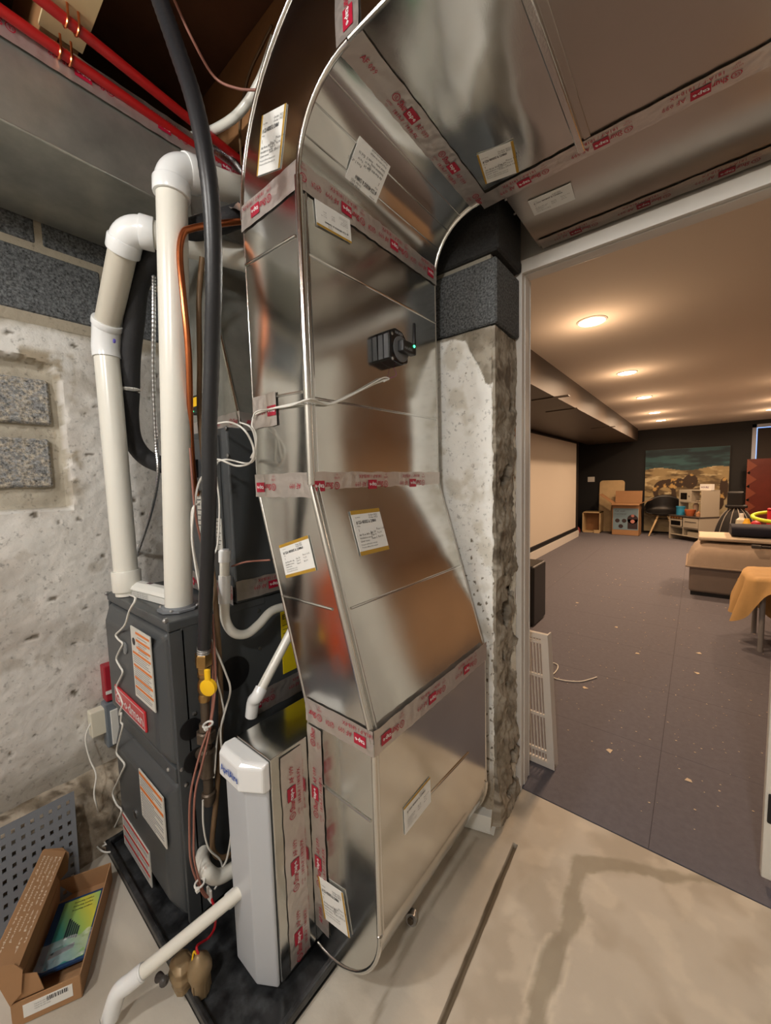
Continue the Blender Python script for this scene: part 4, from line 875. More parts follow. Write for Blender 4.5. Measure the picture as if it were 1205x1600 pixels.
wire('adapter_cord', [at(150, 1115, x=WX+.03), at(134, 1150, x=WX+.05), at(140, 1185, x=WX+.07), at(150, 1210, x=WX+.10), at(147, 1240, x=wf+.02), at(152, 1262, x=wf+.02)]+[at(x, y, z=.03) for x, y in ((160, 1285), (172, 1300), (168, 1320), (150, 1300), (148, 1316), (160, 1330), (175, 1330), (172, 1318), (160, 1322))], .0028, WHITEW, 'thin white cord tangled on the floor beside the cardboard box')
P = at(166, 1128, x=WX+.03); ad = thing('power_adapter', P, 'cream power adapter plugged in by the wall left of the furnace', 'adapter'); A_ = at(137, 1110, x=WX+.02); B_ = at(166, 1140, x=WX+.02)
box(WX+.006, WX+.045, A_.y, B_.y, B_.z, A_.z-.005).build('adapter_case', mat('cream_plastic', (222, 218, 200), .4), ad, bevel=.004)
A_ = at(164, 1098, x=WX+.035); B_ = at(184, 1160, x=WX+.035)
ob = thing('outlet_box', (WX+.03, B_.y, B_.z), 'grey weathered outlet box on the wall behind the furnace corner', 'outlet')
box(WX+.004, WX+.05, B_.y-.035, B_.y+.05, B_.z, A_.z).build('box_body', mat('grey_box_plastic', (110, 118, 126), .4), ob, bevel=.006)
box(WX+.05, WX+.056, B_.y-.02, B_.y+.03, B_.z+.01, A_.z-.03).build('outlet_face', WHITEP, ob, bevel=.002)
A_ = at(161, 1040, x=WX+.03); B_ = at(172, 1092, x=WX+.03)
rb = thing('red_junction_box', (WX+.03, A_.y, B_.z), 'small red box with white strap on the wall behind the furnace', 'box')
box(WX+.004, WX+.05, A_.y-.004, A_.y+.07, B_.z, A_.z).build('box_body', mat('red_painted_box', (160, 30, 46), .45), rb, bevel=.004)
box(WX+.05, WX+.053, A_.y-.004, A_.y+.05, B_.z+.03, B_.z+.042).build('white_strap', WHITEP, rb)

# ------------------------------------------------------------------ pipes and cables in the joist space
rp = [([at(-30, -6, z=2.405), at(0, 16, z=2.405), at(200, 160, z=2.405), at(384, 284, z=2.405)], 'outer red heating pipe, nearer the galvanized trunk'),
      ([at(40, -20, z=2.425), at(62, 0, z=2.425), at(200, 110, z=2.425), at(300, 210, z=2.425), at(390, 262, z=2.425)], 'inner red heating pipe clipped under the pale joist')]
clip = []
for pts, lab in rp:
    d = (pts[-1]-pts[0]).normalized(); a = pts[0]-d*.5; b = pts[-1]+d*.5; b = pts[-1]
    o = MB().tube([a, b], .0125, 16).build('red_pex_pipe', REDP, smooth=True, label=lab, category='pipe', group='red pipes under the joists')
    t = (.33-a.y)/(b.y-a.y); P = a+(b-a)*t; dn = (b-a).normalized(); sd = dn.cross(Vector((0, 0, 1))).normalized()
    for k in (-.011, .011):
        q = P+dn*k; arc_ = [q+sd*(.0145*cos(t_))+Vector((0, 0, -.0145*sin(t_))) for t_ in (pi*i/10 for i in range(11))]; arc_ = [arc_[0]+Vector((0, 0, .03))]+arc_+[arc_[-1]+Vector((0, 0, .03))]
        MB().tube(arc_, .003, 6).build('copper_clip', COPPER, o, smooth=True)
wire('white_ceiling_pipe', [at(430, 60, y=.74), at(405, 130, y=.74), at(370, 180, y=.72), at(325, 207, y=.70), at(290, 215, y=.69)], .013, PVC, 'white flexible pipe curving through the joist space above the big elbow', 'pipe', 14)
wire('ceiling_wire', [at(268, -10, y=.5), at(300, 60, y=.55), at(335, 120, y=.62), at(370, 138, y=.66), at(405, 141, y=.70)], .0035, TAN, 'tan wire swooping from the joists to the duct elbow')
wire('ceiling_wire', [at(425, 40, y=.765), at(410, 70, y=.765), at(388, 120, y=.765), at(375, 190, y=.765), at(378, 260, y=.765)], .004, BROWN, 'brown cable stapled to the joist face behind the duct elbow')
pts = spline([at(332, 230, y=.72), at(350, 238, y=.75), at(366, 252, y=.78), at(384, 275, y=.8)], 16)
MB().tube(pts, [.009 if i % 2 else .0065 for i in range(len(pts))], 10).build('armoured_conduit', STEEL, label='short ribbed metal conduit below the red pipes by the duct elbow', category='conduit')
P = at(330, 320, y=.60); m = MB()
m.grid(lambda s, t: Vector((-1.27+.30*s, .62+.30*t, 2.15-.09*s+.02*fbm((s*4, t*4, 1), 2))), 24, 24); m.build('foil_wrap', TAPE, smooth=True, label='crumpled foil wrap over the joint above the white pipes', category='foil')

# ------------------------------------------------------------------ things on the floor
# open cardboard box (long, leaning lid)
P0 = at(28, 1590, z=.002); P1 = at(128, 1557, z=.002); P3 = at(176, 1372, z=.002)
u_ = (P1-P0); W_ = u_.length; u_.normalize(); v_ = Vector((-u_.y, u_.x, 0)); v_ = v_ if v_.dot(P3-P1) > 0 else -v_; L_ = (P3-P1).length*.98; hB = .062; tk = .0025
v_ = (P3-P1); v_.z = 0; v_.normalize(); u_ = Vector((v_.y, -v_.x, 0)); u_ = u_ if u_.dot(P1-P0) > 0 else -u_; P0 = P1-u_*W_
bx = thing('open_cardboard_box', (P0+P1)/2, 'long brown shipping carton lying open on the floor left of the furnace', 'box')
def card(name, O, a, b, n=None, m_=CARD, par=bx):
    O, a, b = Vector(O), Vector(a), Vector(b); nn = a.cross(b).normalized()*tk/2; return MB().obox(O+a/2+b/2, a/2, b/2, nn).build(name, m_, par)
Z = Vector((0, 0, 1)); O = P0
card('carton_base', O+Z*tk, u_*W_, v_*L_)
front = card('carton_end', O, u_*W_, Z*hB); card('carton_end', O+v_*L_, u_*W_, Z*hB)
card('carton_side', O, v_*L_, Z*hB); card('carton_side', O+u_*W_, v_*L_, Z*hB)
# lid: narrow wall up then sloped cover, with tuck flaps
la = (Z*1.0-u_*.25).normalized(); lid = card('carton_lid', O+Z*hB-u_*.001, v_*L_, la*W_*.92); lt = O+Z*hB+la*W_*.92; card('lid_lip', lt, v_*L_, (u_*.80-Z*.45).normalized()*.060, par=lid)
fl = [lt, lt-la*W_*.92+v_*0, lt-la*W_*.75+u_*.028, lt-la*W_*.30+u_*.050, lt-la*.004+u_*.045-Z*.012]; MB().prism([p-v_*.001 for p in fl], -v_*.0025).build('tuck_flap', CARD, lid); MB().prism([p+v_*L_ for p in fl], v_*.0025).build('tuck_flap', CARDIN, lid)
fl2_ = [O+Z*hB+u_*.0, O+Z*hB+u_*.062, O+Z*(hB+.05)+u_*.052, O+Z*(hB+.065)+u_*.02, O+Z*(hB+.055)]
MB().prism([p+v_*.004 for p in fl2_], v_*.002).build('dust_flap', CARD, bx)
o = MB().obox(O+u_*W_*.52+Z*hB*.52-v_*.0016, u_*W_*.36, Z*hB*.27, v_*.0004).build('shipping_label', PAPER, bx); k = MB(); rr = random.Random(3); xx = 0
while xx < W_*.32: wd = rr.choice((.0009, .0016, .0024)); quad(k, O+u_*(W_*.50+xx)+Z*hB*.56-v_*.0021, u_, Z, wd, .011); xx += wd+rr.choice((.001, .0018))
for i in range(3): text(k, 'Supply kit 24V 60Hz', O+u_*W_*.32+Z*(hB*.62-i*.006)-v_*.0021, u_, Z, .0035)
k.build('label_print', INK, o)
k = MB(); nO = la.cross(v_).normalized(); 
# lid outer print, white
face = nO if nO.dot(u_) > 0 else -nO; base = O+Z*hB
LO = base+v_*(L_*.96)
lipd = (u_*.80-Z*.45).normalized(); face = v_.cross(lipd); face = -face if face.z < 0 else face; face.normalize(); base = lt; la = lipd
uu_ = -v_; vv_ = face.cross(uu_)
LO = base+v_*(L_*.96)
if vv_.dot(la) < 0: uu_ = v_; vv_ = face.cross(uu_); LO = base+v_*(L_*.04)
for r_, tx_s in enumerate(('Energy savings, made simple', 'Inspected  Installed  Insured', 'Quality parts for the home', 'Keep this end up', 'Recycle this carton')):
    text(k, tx_s, LO+la*(.006+r_*.0105)+face*.0016+uu_*.01, uu_, vv_, .0065, True, L_*(.85-.08*(r_ % 3)))
k.build('carton_print', mat('pale_carton_print', (226, 206, 180), .8), lid)
# booklet inside
bk = thing('printed_leaflet', O+u_*W_*.5+v_*L_*.5+Z*.03, 'blue and yellow printed leaflet in plastic lying inside the open carton', 'leaflet')
lo = O+u_*W_*.10+v_*L_*.20+Z*.034; lu = (u_*W_*.84); lv = v_*L_*.62
MB().obox(lo+lu/2+lv/2, lu/2, lv/2, Z*.003).build('leaflet_card', mat('leaflet_navy', (28, 62, 104), .35), bk)
m = bpy.data.materials.new('leaflet_picture'); m.use_nodes = True; N = m.node_tree.nodes; Lk = m.node_tree.links; g_ = N.new('ShaderNodeTexCoord'); sx_ = N.new('ShaderNodeSeparateXYZ'); cr = N.new('ShaderNodeValToRGB')
Lk.new(g_.outputs['Generated'], sx_.inputs[0]); Lk.new(sx_.outputs[1], cr.inputs[0]); Lk.new(cr.outputs[0], N['Principled BSDF'].inputs['Base Color']); N['Principled BSDF'].inputs['Roughness'].default_value = .3
for i, (p_, c_) in enumerate(((0, (40, 110, 150)), (.35, (70, 150, 130)), (.6, (160, 190, 90)), (.8, (214, 206, 70)), (1, (150, 200, 120)))):
    e_ = cr.color_ramp.elements[i] if i < 2 else cr.color_ramp.elements.new(p_); e_.position = p_; e_.color = lin(c_)
MB().obox(lo+lu*.56+lv*.5+Z*.0033, lu*.40, lv*.46, Z*.0006).build('leaflet_cover', m, bk)
k = MB()
for i in range(6): k.obox(lo+lu*(.42+.05*i)+lv*(.52-.02*i)+Z*.0042, (lu*.02), lv*(.14-.012*i), Z*.0002)
k.obox(lo+lu*.45+lv*.22+Z*.0042, lu*.24+lv*.02, lv*.035, Z*.0002); k.build('printed_figure', mat('leaflet_ink', (30, 48, 54), .4), bk)
k = MB()
for i in range(3): text(k, 'Protecting comfort', lo+lu*.40+lv*(.88-.06*i)+Z*.0043, u_, v_, .006, True)
k.build('leaflet_print', INK, bk)
m = MB().grid(lambda s, t: lo+lu*s+lv*(.02+.35*t)+Z*(.008+.008*fbm((s*3, t*3, 0), 2)), 18, 14); m.build('plastic_sleeve', mat('clear_crinkled_film', (235, 238, 240), .12, alpha=.28, bump=.5, bs=40), bk, smooth=True)

# grey moulded grid mat leaning on the footing
TL, TR, BLp = at(0, 1300, x=-1.60), at(113, 1245, x=-1.60), at(0, 1452, x=-1.52)
TR = Vector((-1.61, TR.y, TR.z)); TL.x = -1.61; top = (TR-TL).normalized(); top.z *= .2; top.normalize(); TL = TR-top*.62; dn = Vector((.085, -.02, -TR.z+.006)); hM = dn.length; dnn = dn.normalized()
nrm = top.cross(-dnn).normalized(); nrm = -nrm if nrm.x < 0 else nrm; nu_, nv_ = 28, 9; Lw = .62; m = MB(); bw = .0064
vertsu = [i*Lw/nu_ for i in range(nu_+1)]
for i in range(nu_+1): m.obox(TL+top*(Lw*i/nu_)+dn/2, top*bw, dn/2, nrm*.004)
for j_ in range(nv_+1): m.obox(TL+top*Lw/2+dn*(j_/nv_), top*(Lw/2+bw), dnn*.0095, nrm*.0041)
m.build('grid_mat', GREYPL, bevel=0, label='grey moulded plastic grid mat leaning against the rough wall footing', category='mat')
# small white carton, hex plug, carpet cable, louvre grille
P = at(742, 1300, z=.001); wc = thing('small_white_carton', P, 'crumpled small white carton on the floor behind the foot of the duct', 'carton')
MB().obox(P+Vector((0, .03, .036)), (.045, .014, 0), (-.008, .022, 0), (0.003, 0, .034)).build('carton_body', WHITEP, wc, bevel=.002)
MB().obox(P+Vector((.028, .045, .012)), (.03, .006, -.004), (-.006, .03, .0), (0, 0, .001)).build('carton_flap', WHITEP, wc)
k = MB(); q = P+Vector((-.020, .002, .034)); text(k, 'Filtrar', P+Vector((-.024, .0, .046)), Vector((.035, .012, 0)).normalized(), Vector((.003, 0, .026)).normalized(), .010, True); k.build('carton_print', mat('dark_print', (70, 72, 74), .6), wc)
P = at(640, 1436, z=.012); hx = thing('hex_plug', (P.x, P.y, 0), 'small steel hex-headed plug on the concrete under the duct boot', 'bolt')
MB().lathe((P.x, P.y+.02, .014), (.35, -1, .25), [(0, .012), (.018, .012), (.018, .0165), (.028, .0165)], 24).build('plug_body', STEEL, hx, smooth=True); MB().lathe((P.x+.009, P.y-.006, .0205), (.35, -1, .25), [(0, .009), (.006, .009)], 6).build('hex_head', IRON, hx)
wire('white_network_cable', [at(x, y, z=.006) for x, y in ((861, 1056), (868, 1050), (872, 1043), (870, 1038), (862, 1037))]+[at(862, 1056, z=.006), at(880, 1063, z=.006), at(905, 1065, z=.006), at(920, 1062, z=.006), at(933, 1058, z=.006)], .004, WHITEW, 'thin white cable curled on the dark carpet by the doorway')
gy = 1.70; gb = at(868, 1200, y=gy); gt = at(857, 990, y=gy+.05); gb.z = max(gb.z, .004)
gr = thing('return_air_grille', (gb.x-.1, gy, 0), 'white louvred return air grille standing on the carpet behind the left jamb', 'grille')
GW = .34; up = Vector((gt.x-gb.x, .05, gt.z-gb.z)); O = Vector((gb.x-GW, gy, .004)); ux = Vector((1, .0, 0)); gh = up.length; un = up.normalized(); gn = ux.cross(un)
for (c_, a_, b_) in ((O+up*.5+ux*.012, .012, .5), (O+up*.5+ux*(GW-.016), .016, .5)): MB().obox(c_, ux*a_, up*b_, gn*.012).build('frame_rail', TRIMW, gr, bevel=.002)
for t in (.018, .982): MB().obox(O+up*t+ux*GW/2, ux*(GW/2), un*.012, gn*.0125).build('frame_rail', TRIMW, gr, bevel=.002)
MB().obox(O+up*.5+ux*(GW-.004)+gn*-.03, ux*.003, up*.5, gn*.02).build('frame_flange', TRIMW, gr)
for t in (.1, .37, .67, .93): MB().obox(O+up*t+ux*GW/2-gn*.004, ux*(GW/2-.03), un*.006, gn*.006).build('cross_bar', TRIMW, gr)
s0 = MB().obox(O+up*.5+ux*.04-gn*.006, ux*.0022, up*.46, gn*.005).build('louvre', TRIMW, gr)
for i in range(1, 20): copy_part(s0, (i*.0142, 0, 0))
# flakes of drywall on the carpet
cm = MB().prism([(-.012, -.008, 0), (.014, -.006, 0), (.010, .008, 0), (-.004, .012, 0)], (0, 0, .002)).build('drywall_chip', mat('chip_cream', (214, 196, 170), .9), label='pale drywall chip on the dark carpet, nearest the threshold', category='debris', group='larger drywall chips on the carpet')
chips = [((1076, 1219), 'pale drywall chip on the dark carpet, nearest the threshold', 1.0), ((952, 1173), 'pale triangular chip near the left jamb on the carpet', 1.2), ((914, 1075), 'pale chip just below the curled white cable', 1.2), ((1093, 1021), 'pale chip far right on the carpet before the sofa', 1.3),
         ((1090, 1052), 'elongated pale chip midway to the covered stool', 1.2), ((996, 1021), 'pale sliver in the centre of the carpet', 1.1), ((963, 980), 'pale chip in the middle distance of the carpet', 1.1), ((902, 942), 'pale chip near the screen wall side of the carpet', 1.2)]
for i, (p, lab, s_) in enumerate(chips):
    o = cm if i == 0 else cm.copy()
    if i: C.objects.link(o)
    q = at(*p, z=.001); o.location = q; o.rotation_euler = (0, 0, i*1.3); o.scale = (s_, s_, 1); o['label'] = lab
m = MB(); rr = random.Random(11)
for i in range(420):
    cx, cy = rr.choice(((-.1, 2.4, .35), (-.3, 2.9, .5), (.05, 3.3, .6), (-.4, 5, 1.2), (.1, 2.0, .3), (-.1, 7, 1.4)))[:2]; sp_ = .45+cy*.12
    x, y = cx+rr.gauss(0, sp_*.5), cy+rr.gauss(0, sp_*.7)
    if y < 1.56 or x < -1.9: continue
    r = rr.uniform(.0015, .005)*(1+(y > 4)*.8); a = rr.uniform(0, 6); m.prism([(x+r*cos(a+k), y+r*.7*sin(a+k), .0008) for k in (0, 1.7, 3.4, 5)], (0, 0, .0015))
m.build('carpet_crumbs', cm.data.materials[0], kind='stuff', label='tiny pale drywall crumbs scattered over the dark carpet', category='debris')
# ------------------------------------------------------------------ bare bulbs of the utility room (behind the camera)
for i, (x, y, z) in enumerate(BULBS):
    f_ = thing('bare_bulb_lamp', (x, y, z+.13), ('bare bulb in a porcelain holder under the joists behind the viewer', 'second bare bulb under the joists nearer the supply duct')[i], 'lamp')
    MB().lathe((x, y, 2.46), (0, 0, -1), [(0, .055), (.012, .055), (.03, .03), (2.46-z-.055, .022), (2.46-z-.05, .018)], 20).build('lamp_holder', WHITEP, f_, smooth=True)
    MB().lathe((x, y, z+.055), (0, 0, -1), [(0, .014), (.02, .016), (.045, .030), (.07, .031), (.09, .02), (.098, .004)], 18).build('bulb', FIXL, f_, smooth=True)
# ------------------------------------------------------------------ play room things
for i, p in enumerate(ROW+ROW2):
    t = thing('recessed_ceiling_light', (p.x, p.y, CZ-.012), 'round recessed downlight in the play room ceiling, %s' % (('nearest the doorway, left row', 'second from the doorway, left row', 'third from the doorway, left row', 'fourth from the doorway, left row', 'farthest from the doorway, left row', 'right row, nearest the doorway', 'right row, middle one', 'right row, farthest')[i]), 'light', 'recessed downlights')
    MB().lathe((p.x, p.y, CZ), (0, 0, -1), [(0, .088), (.004, .088), (.008, .078), (.006, .075), (.001, .074)], 28).build('trim_ring', TRIMW, t, smooth=True)
    MB().lathe((p.x, p.y, CZ-.004), (0, 0, -1), [(0, .074), (.003, .073)], 28).build('lens', LAMP, t)
P = at(1204, 641, z=CZ)
# projector screen on the left wall
s = thing('projection_screen', (LX+.02, 7, .24), 'large pale fixed screen mounted on the black left wall', 'screen')
box(LX+.002, LX+.03, 4.2, 8.66, .235, 1.965).build('screen_surface', SCREEN, s); 
for (a, b, c_, d_) in ((4.17, 8.69, .215, .237), (4.17, 8.69, 1.963, 1.985), (4.17, 4.2, .215, 1.985), (8.66, 8.69, .215, 1.985)): box(LX+.002, LX+.034, a, b, c_, d_).build('screen_frame', BLACK, s)
# black box appliance beside the screen
A_ = at(851, 985, z=0); B_ = at(851, 888, y=A_.y); A_.x -= .09
bb_ = thing('black_speaker', (A_.x-.14, A_.y+.15, 0), 'black rounded box, probably a subwoofer, standing just inside the doorway', 'speaker')
box(A_.x-.30, A_.x, A_.y, A_.y+.34, .012, B_.z).build('cabinet', BLACK, bb_, bevel=.02, seg=4); box(A_.x-.28, A_.x-.02, A_.y-.004, A_.y+.01, .04, B_.z-.05).build('front_grille', mat('dark_mesh', (34, 30, 28), .8), bb_, bevel=.002)
for dx in (-.27, -.03): MB().lathe((A_.x+dx, A_.y+.03, .0), (0, 0, 1), [(0, .012), (.014, .012)], 10).build('foot', BLACK, bb_)
P = at(840, 806, x=LX+.01)
# light switch
P = at(924, 749, y=FY); sw = thing('light_switch', (P.x, FY, P.z), 'white double light switch on the black far wall', 'switch'); box(P.x-.075, P.x+.075, FY-.008, FY, P.z-.06, P.z+.06).build('switch_plate', WHITEP, sw, bevel=.003)
for d in (-.03, .03): box(P.x+d-.02, P.x+d+.02, FY-.013, FY-.008, P.z-.035, P.z+.035).build('rocker', WHITEP, sw)
# big canvas of dunes
a, b = at(1009, 702, y=FY-.05), at(1142, 698, y=FY-.05); c_ = at(1009, 829, y=FY-.05)
x0, x1, z0, z1 = a.x, b.x, .04, (a.z+b.z)/2
cvn = thing('desert_canvas', ((x0+x1)/2, FY-.05, z0), 'large canvas of pale dunes with dark bronze figures under a teal sky', 'painting')
box(x0, x1, FY-.06, FY-.02, z0, z1).build('canvas_frame', BLACK, cvn)
def cvs_col(s, t, p):
    hz = .76+.02*math.sin(s*9)
    if t > hz:
        n = fbm((s*2, t*14, 0), 1, 3); return mixc((54, 98, 104), (24, 48, 58), sstep(-.3, .4, n)+(t > .93)*.3)
    n = fbm((s*3+t*2, t*9, 1), 1.5, 4); w = fbm((s*5, t*22, 2), 1, 2)
    c = mixc((166, 146, 104), (96, 80, 54), sstep(-.2, .35, n)); c = mixc(c, (214, 198, 156), sstep(.2, .4, w)*.8)
    if t < .42: c = mixc(c, (176, 166, 136), .7)
    def el(cx, cy, rx, ry): return ((s-cx)/rx)**2+((t-cy)/ry)**2
    body = min(el(.57, .61, .085, .085), el(.40, .595, .18, .055), el(.25, .50, .145, .135), el(.16, .36, .035, .1), el(.37, .40, .04, .12), el(.95, .52, .05, .13), el(.90, .38, .06, .1)); hole = el(.26, .48, .085, .065)
    if body < 1 and hole > 1:
        h = fbm((s*8, t*8, 5), 1.4, 5); return mixc((58, 40, 24), (196, 160, 96), sstep(.18, .4, h))
    return c
MB().grid(lambda s, t: Vector((x0+.006+(x1-x0-.012)*s, FY-.0625, z0+.006+(z1-z0-.012)*t)), 150, 130, cvs_col).build('painted_picture', mat('canvas_paint', (150, 140, 120), .6, attr='col'), cvn)
# plywood board, little crate, toys by the wall
a = at(936, 751, y=FY-.08); b = at(974, 751, y=FY-.08); x0, x1 = at(936, 800, y=FY-.1).x, at(975, 800, y=FY-.1).x; zt = a.z; r = .07; n_ = 6
poly = [(x0, .0), (x1, 0)]+[(x1-r+r*cos(pi/2*k/n_), zt-r+r*sin(pi/2*k/n_)) for k in range(n_+1)]+[(x0+r-r*sin(pi/2*k/n_), zt-r+r*cos(pi/2*k/n_)) for k in range(n_+1)]
MB().prism([(x, FY-.16+.12*z/zt, z) for x, z in poly], (0, .02, 0)).build('plywood_board', PLY, label='pale wooden board with rounded corners leaning on the black wall', category='board')
a, b, c_ = at(909, 822, z=0.0), at(938, 826, z=0.0), at(910, 800, y=10.0); y0 = 9.75; x0, x1 = at(910, 820, y=y0).x, at(938, 820, y=y0).x; zt = at(920, 800, y=y0).z
cr = thing('wooden_crate', ((x0+x1)/2, y0+.2, 0), 'low tan wooden crate on its side by the far left corner', 'crate')
for q in ((x0, x0+.02, y0, y0+.38, 0, zt), (x1-.02, x1, y0, y0+.38, 0, zt), (x0, x1, y0, y0+.38, zt-.02, zt), (x0, x1, y0, y0+.38, 0, .02), (x0, x1, y0+.36, y0+.38, 0, zt)): box(*q).build('crate_board', CARD if q[4] == 0 and q[5] == zt and q[2] > y0 else PLY, cr)
box(x0+.25, x1-.005, y0-.05, y0-.02, .0, .07).build('wood_offcut', PLY, label='short wood offcut lying in front of the tan crate', category='offcut')
for i, (px, c_, lb) in enumerate((((904, 812), (120, 40, 40), 'small dark red toy beside the tan crate'), ((906, 820), (180, 170, 160), 'small pale toy on the floor at the crate corner'))):
    P = at(*px, y=9.55); MB().lathe((P.x, 9.5, 0.0), (0, 0, 1), [(0, .04), (.03, .055), (.09, .05), (.13, .03), (.15, .008)], 14).build('toy_figure', mat('toy_paint_%d' % i, c_, .5), smooth=True, label=lb, category='toy') if i == 0 else MB().lathe((P.x-.0, 9.35, 0.0), (0, 0, 1), [(0, .03), (.02, .04), (.07, .03), (.09, .01)], 14).build('toy_figure', mat('toy_paint_%d' % i, c_, .5), smooth=True, label=lb, category='toy')
# printed cardboard box with open flaps
yb_ = 9.62; x0, x1 = at(956, 830, y=yb_).x, at(999, 830, y=yb_).x; zt = at(975, 787, y=yb_).z
cb = thing('printed_carton', ((x0+x1)/2, yb_+.2, 0), 'open cardboard carton with a blue printed front near the far wall', 'box'); D_ = .40
for q in ((x0, x1, yb_, yb_+.006), (x0, x1, yb_+D_-.006, yb_+D_), (x0, x0+.006, yb_, yb_+D_), (x1-.006, x1, yb_, yb_+D_)): box(*q, 0, zt).build('carton_wall', CARD, cb)
box(x0, x1, yb_, yb_+D_, .0, .006).build('carton_base', CARD, cb)
for O_, a_, b_ in (((x0, yb_, zt), (x1-x0, 0, 0), (0, -.14, -.02)), ((x0, yb_+D_, zt), (x1-x0, 0, 0), (0, .05, .26)), ((x0, yb_, zt), (0, D_, 0), (-.26, 0, .20)), ((x1, yb_, zt), (0, D_, 0), (.20, 0, .09))):
    O_, a_, b_ = map(Vector, (O_, a_, b_)); MB().obox(O_+a_/2+b_/2, a_/2, b_/2, a_.cross(b_).normalized()*.003).build('carton_flap', CARD, cb)
o = box(x0+.02, x1-.02, yb_-.003, yb_, .12, zt-.10).build('blue_print_panel', mat('print_pale_blue', (120, 146, 160), .6), cb); W_ = x1-x0-.04; H_ = zt-.22
k = MB(); text(k, 'Car seat', (x0+.05, yb_-.0034, .12+H_*.84), (1, 0, 0), (0, 0, 1), .04); text(k, 'for growing kids', (x0+.05, yb_-.0034, .12+H_*.70), (1, 0, 0), (0, 0, 1), .03)
for (a, b, r) in ((.18, .42, .045), (.45, .42, .045), (.32, .16, .045)): k.lathe((x0+.02+W_*a, yb_-.003, .12+H_*b), (0, -1, 0), [(0, r), (.0006, r)], 10)
k.lathe((x0+.02+W_*.78, yb_-.003, .12+H_*.5), (0, -1, 0), [(0, .10), (.0006, .10)], 14); k.box(x0+.02+W_*.78-.09, x0+.02+W_*.78+.09, yb_-.0036, yb_-.003, .14, .12+H_*.5); k.build('carton_print', mat('print_dark', (52, 40, 44), .6), o)
k = MB(); k.lathe((x0+.02+W_*.78, yb_-.0042, .12+H_*.66), (0, -1, 0), [(0, .03), (.0006, .03)], 12); k.lathe((x0+.02+W_*.78, yb_-.0042, .12+H_*.40), (0, -1, 0), [(0, .04), (.0006, .04)], 12); k.build('carton_picture', mat('print_skin', (196, 130, 120), .6), o, kind='stuff')
# shell chair
sy_ = 9.94; sx_ = at(1037, 800, y=sy_).x; sz_ = at(1040, 803, y=sy_).z; bk_ = at(1040, 773, y=sy_+.2).z-sz_
ch = thing('shell_armchair', (sx_, sy_, 0), 'black moulded shell armchair with wooden legs in front of the canvas', 'chair')
def shell(s, t):
    ang = -pi*.12+s*pi*1.24; r = .17+.13*sstep(0, .5, t); back = max(0, sin(ang)); h = (t**1.5)*(.15+(bk_-.15)*back**1.2)
    return Vector((sx_-cos(ang)*r*1.08, sy_+sin(ang)*r*.9-.02, sz_+h))
m = MB().grid(shell, 30, 12); m.lathe((sx_, sy_-.02, sz_-.03), (0, 0, 1), [(0, .12), (.01, .17), (.04, .19)], 26); m.build('seat_shell', BLACK, ch, smooth=70).modifiers.new('thick', 'SOLIDIFY').thickness = .012
for ax, ay in ((-1, -1), (1, -1), (-1, 1), (1, 1)): MB().tube([(sx_+ax*.08, sy_+ay*.08, sz_-.02), (sx_+ax*.23, sy_+ay*.20, 0)], [.022, .014], 10).build('leg', PLY if ay < 0 else WOOD, ch, smooth=True)
m = MB()
for a_, b_ in (((-1, -1), (1, 1)), ((-1, 1), (1, -1)), ((-1, -1), (1, -1))): m.tube([(sx_+a_[0]*.13, sy_+a_[1]*.12, sz_-.10), (sx_+b_[0]*.13, sy_+b_[1]*.12, sz_-.10)], .005, 6)
m.build('leg_brace', BLACK, ch)
# toy kitchen, standing askew
KL, KR = at(1045, 841, z=0), at(1092, 849, z=0); KA = math.atan2(KR.y-KL.y, KR.x-KL.x); wk = (KR-KL).length; kzt = at(1046, 804, y=KL.y).z; kh = at(1049, 765, y=KL.y+.2).z; kd = .42
kx0 = ky = 0; kx1 = wk; kt = thing('toy_kitchen', (0, 0, 0), 'grey wooden toy kitchen with a microwave shelf near the far wall', 'toy kitchen')
def K2(x, y, z): return Vector((KL.x+x*cos(KA)-y*sin(KA), KL.y+x*sin(KA)+y*cos(KA), z))
B = lambda *q, n='panel', m_=KGREY, p=kt: box(*q).build(n, m_, p, bevel=.003)
B(0, .02, 0, kd, 0, kzt-.02, n='side_panel'); B(kx1-.02, kx1, 0, kd, 0, kzt-.02, n='side_panel'); B(.02, kx1-.02, kd-.01, kd, .08, kzt-.02, n='back_panel')
B(-.01, kx1+.01, -.015, kd, kzt-.02, kzt, n='worktop', m_=KDARK); B(.02, kx1-.02, .01, kd-.01, .09, .105, n='shelf'); B(.02, kx1-.02, .01, kd-.01, kzt*.50, kzt*.53, n='shelf')
B(wk*.45, wk*.47, .01, kd-.01, .105, kzt*.5, n='divider')
d_ = B(.025, wk*.44, -.006, .01, kzt*.55, kzt*.84, n='oven_door'); box(.05, wk*.40, -.009, -.006, kzt*.6, kzt*.78).build('oven_window', BLACKG, d_)
d_ = B(wk*.48, kx1-.025, -.006, .01, kzt*.55, kzt*.93, n='sink_door'); box(wk*.55, kx1-.06, -.014, -.006, kzt*.78, kzt*.80).build('handle', STEEL, d_)
B(.025, wk*.44, -.004, .01, kzt*.86, kzt*.95, n='knob_rail', m_=WOOD)
for i in range(4): MB().lathe((.06+i*.06, -.004, kzt*.905), (0, -1, 0), [(0, .014), (.02, .012)], 10).build('knob', BRASS, kt)
hy = .20
B(.0, .02, hy, hy+.2, kzt, kh, n='hutch_side'); B(kx1-.02, kx1, .03, hy+.2, kzt, kh, n='hutch_side'); B(.0, kx1, hy, hy+.2, kh-.018, kh, n='hutch_top'); B(.02, kx1-.02, hy, hy+.2, kh-.25, kh-.235, n='hutch_shelf')
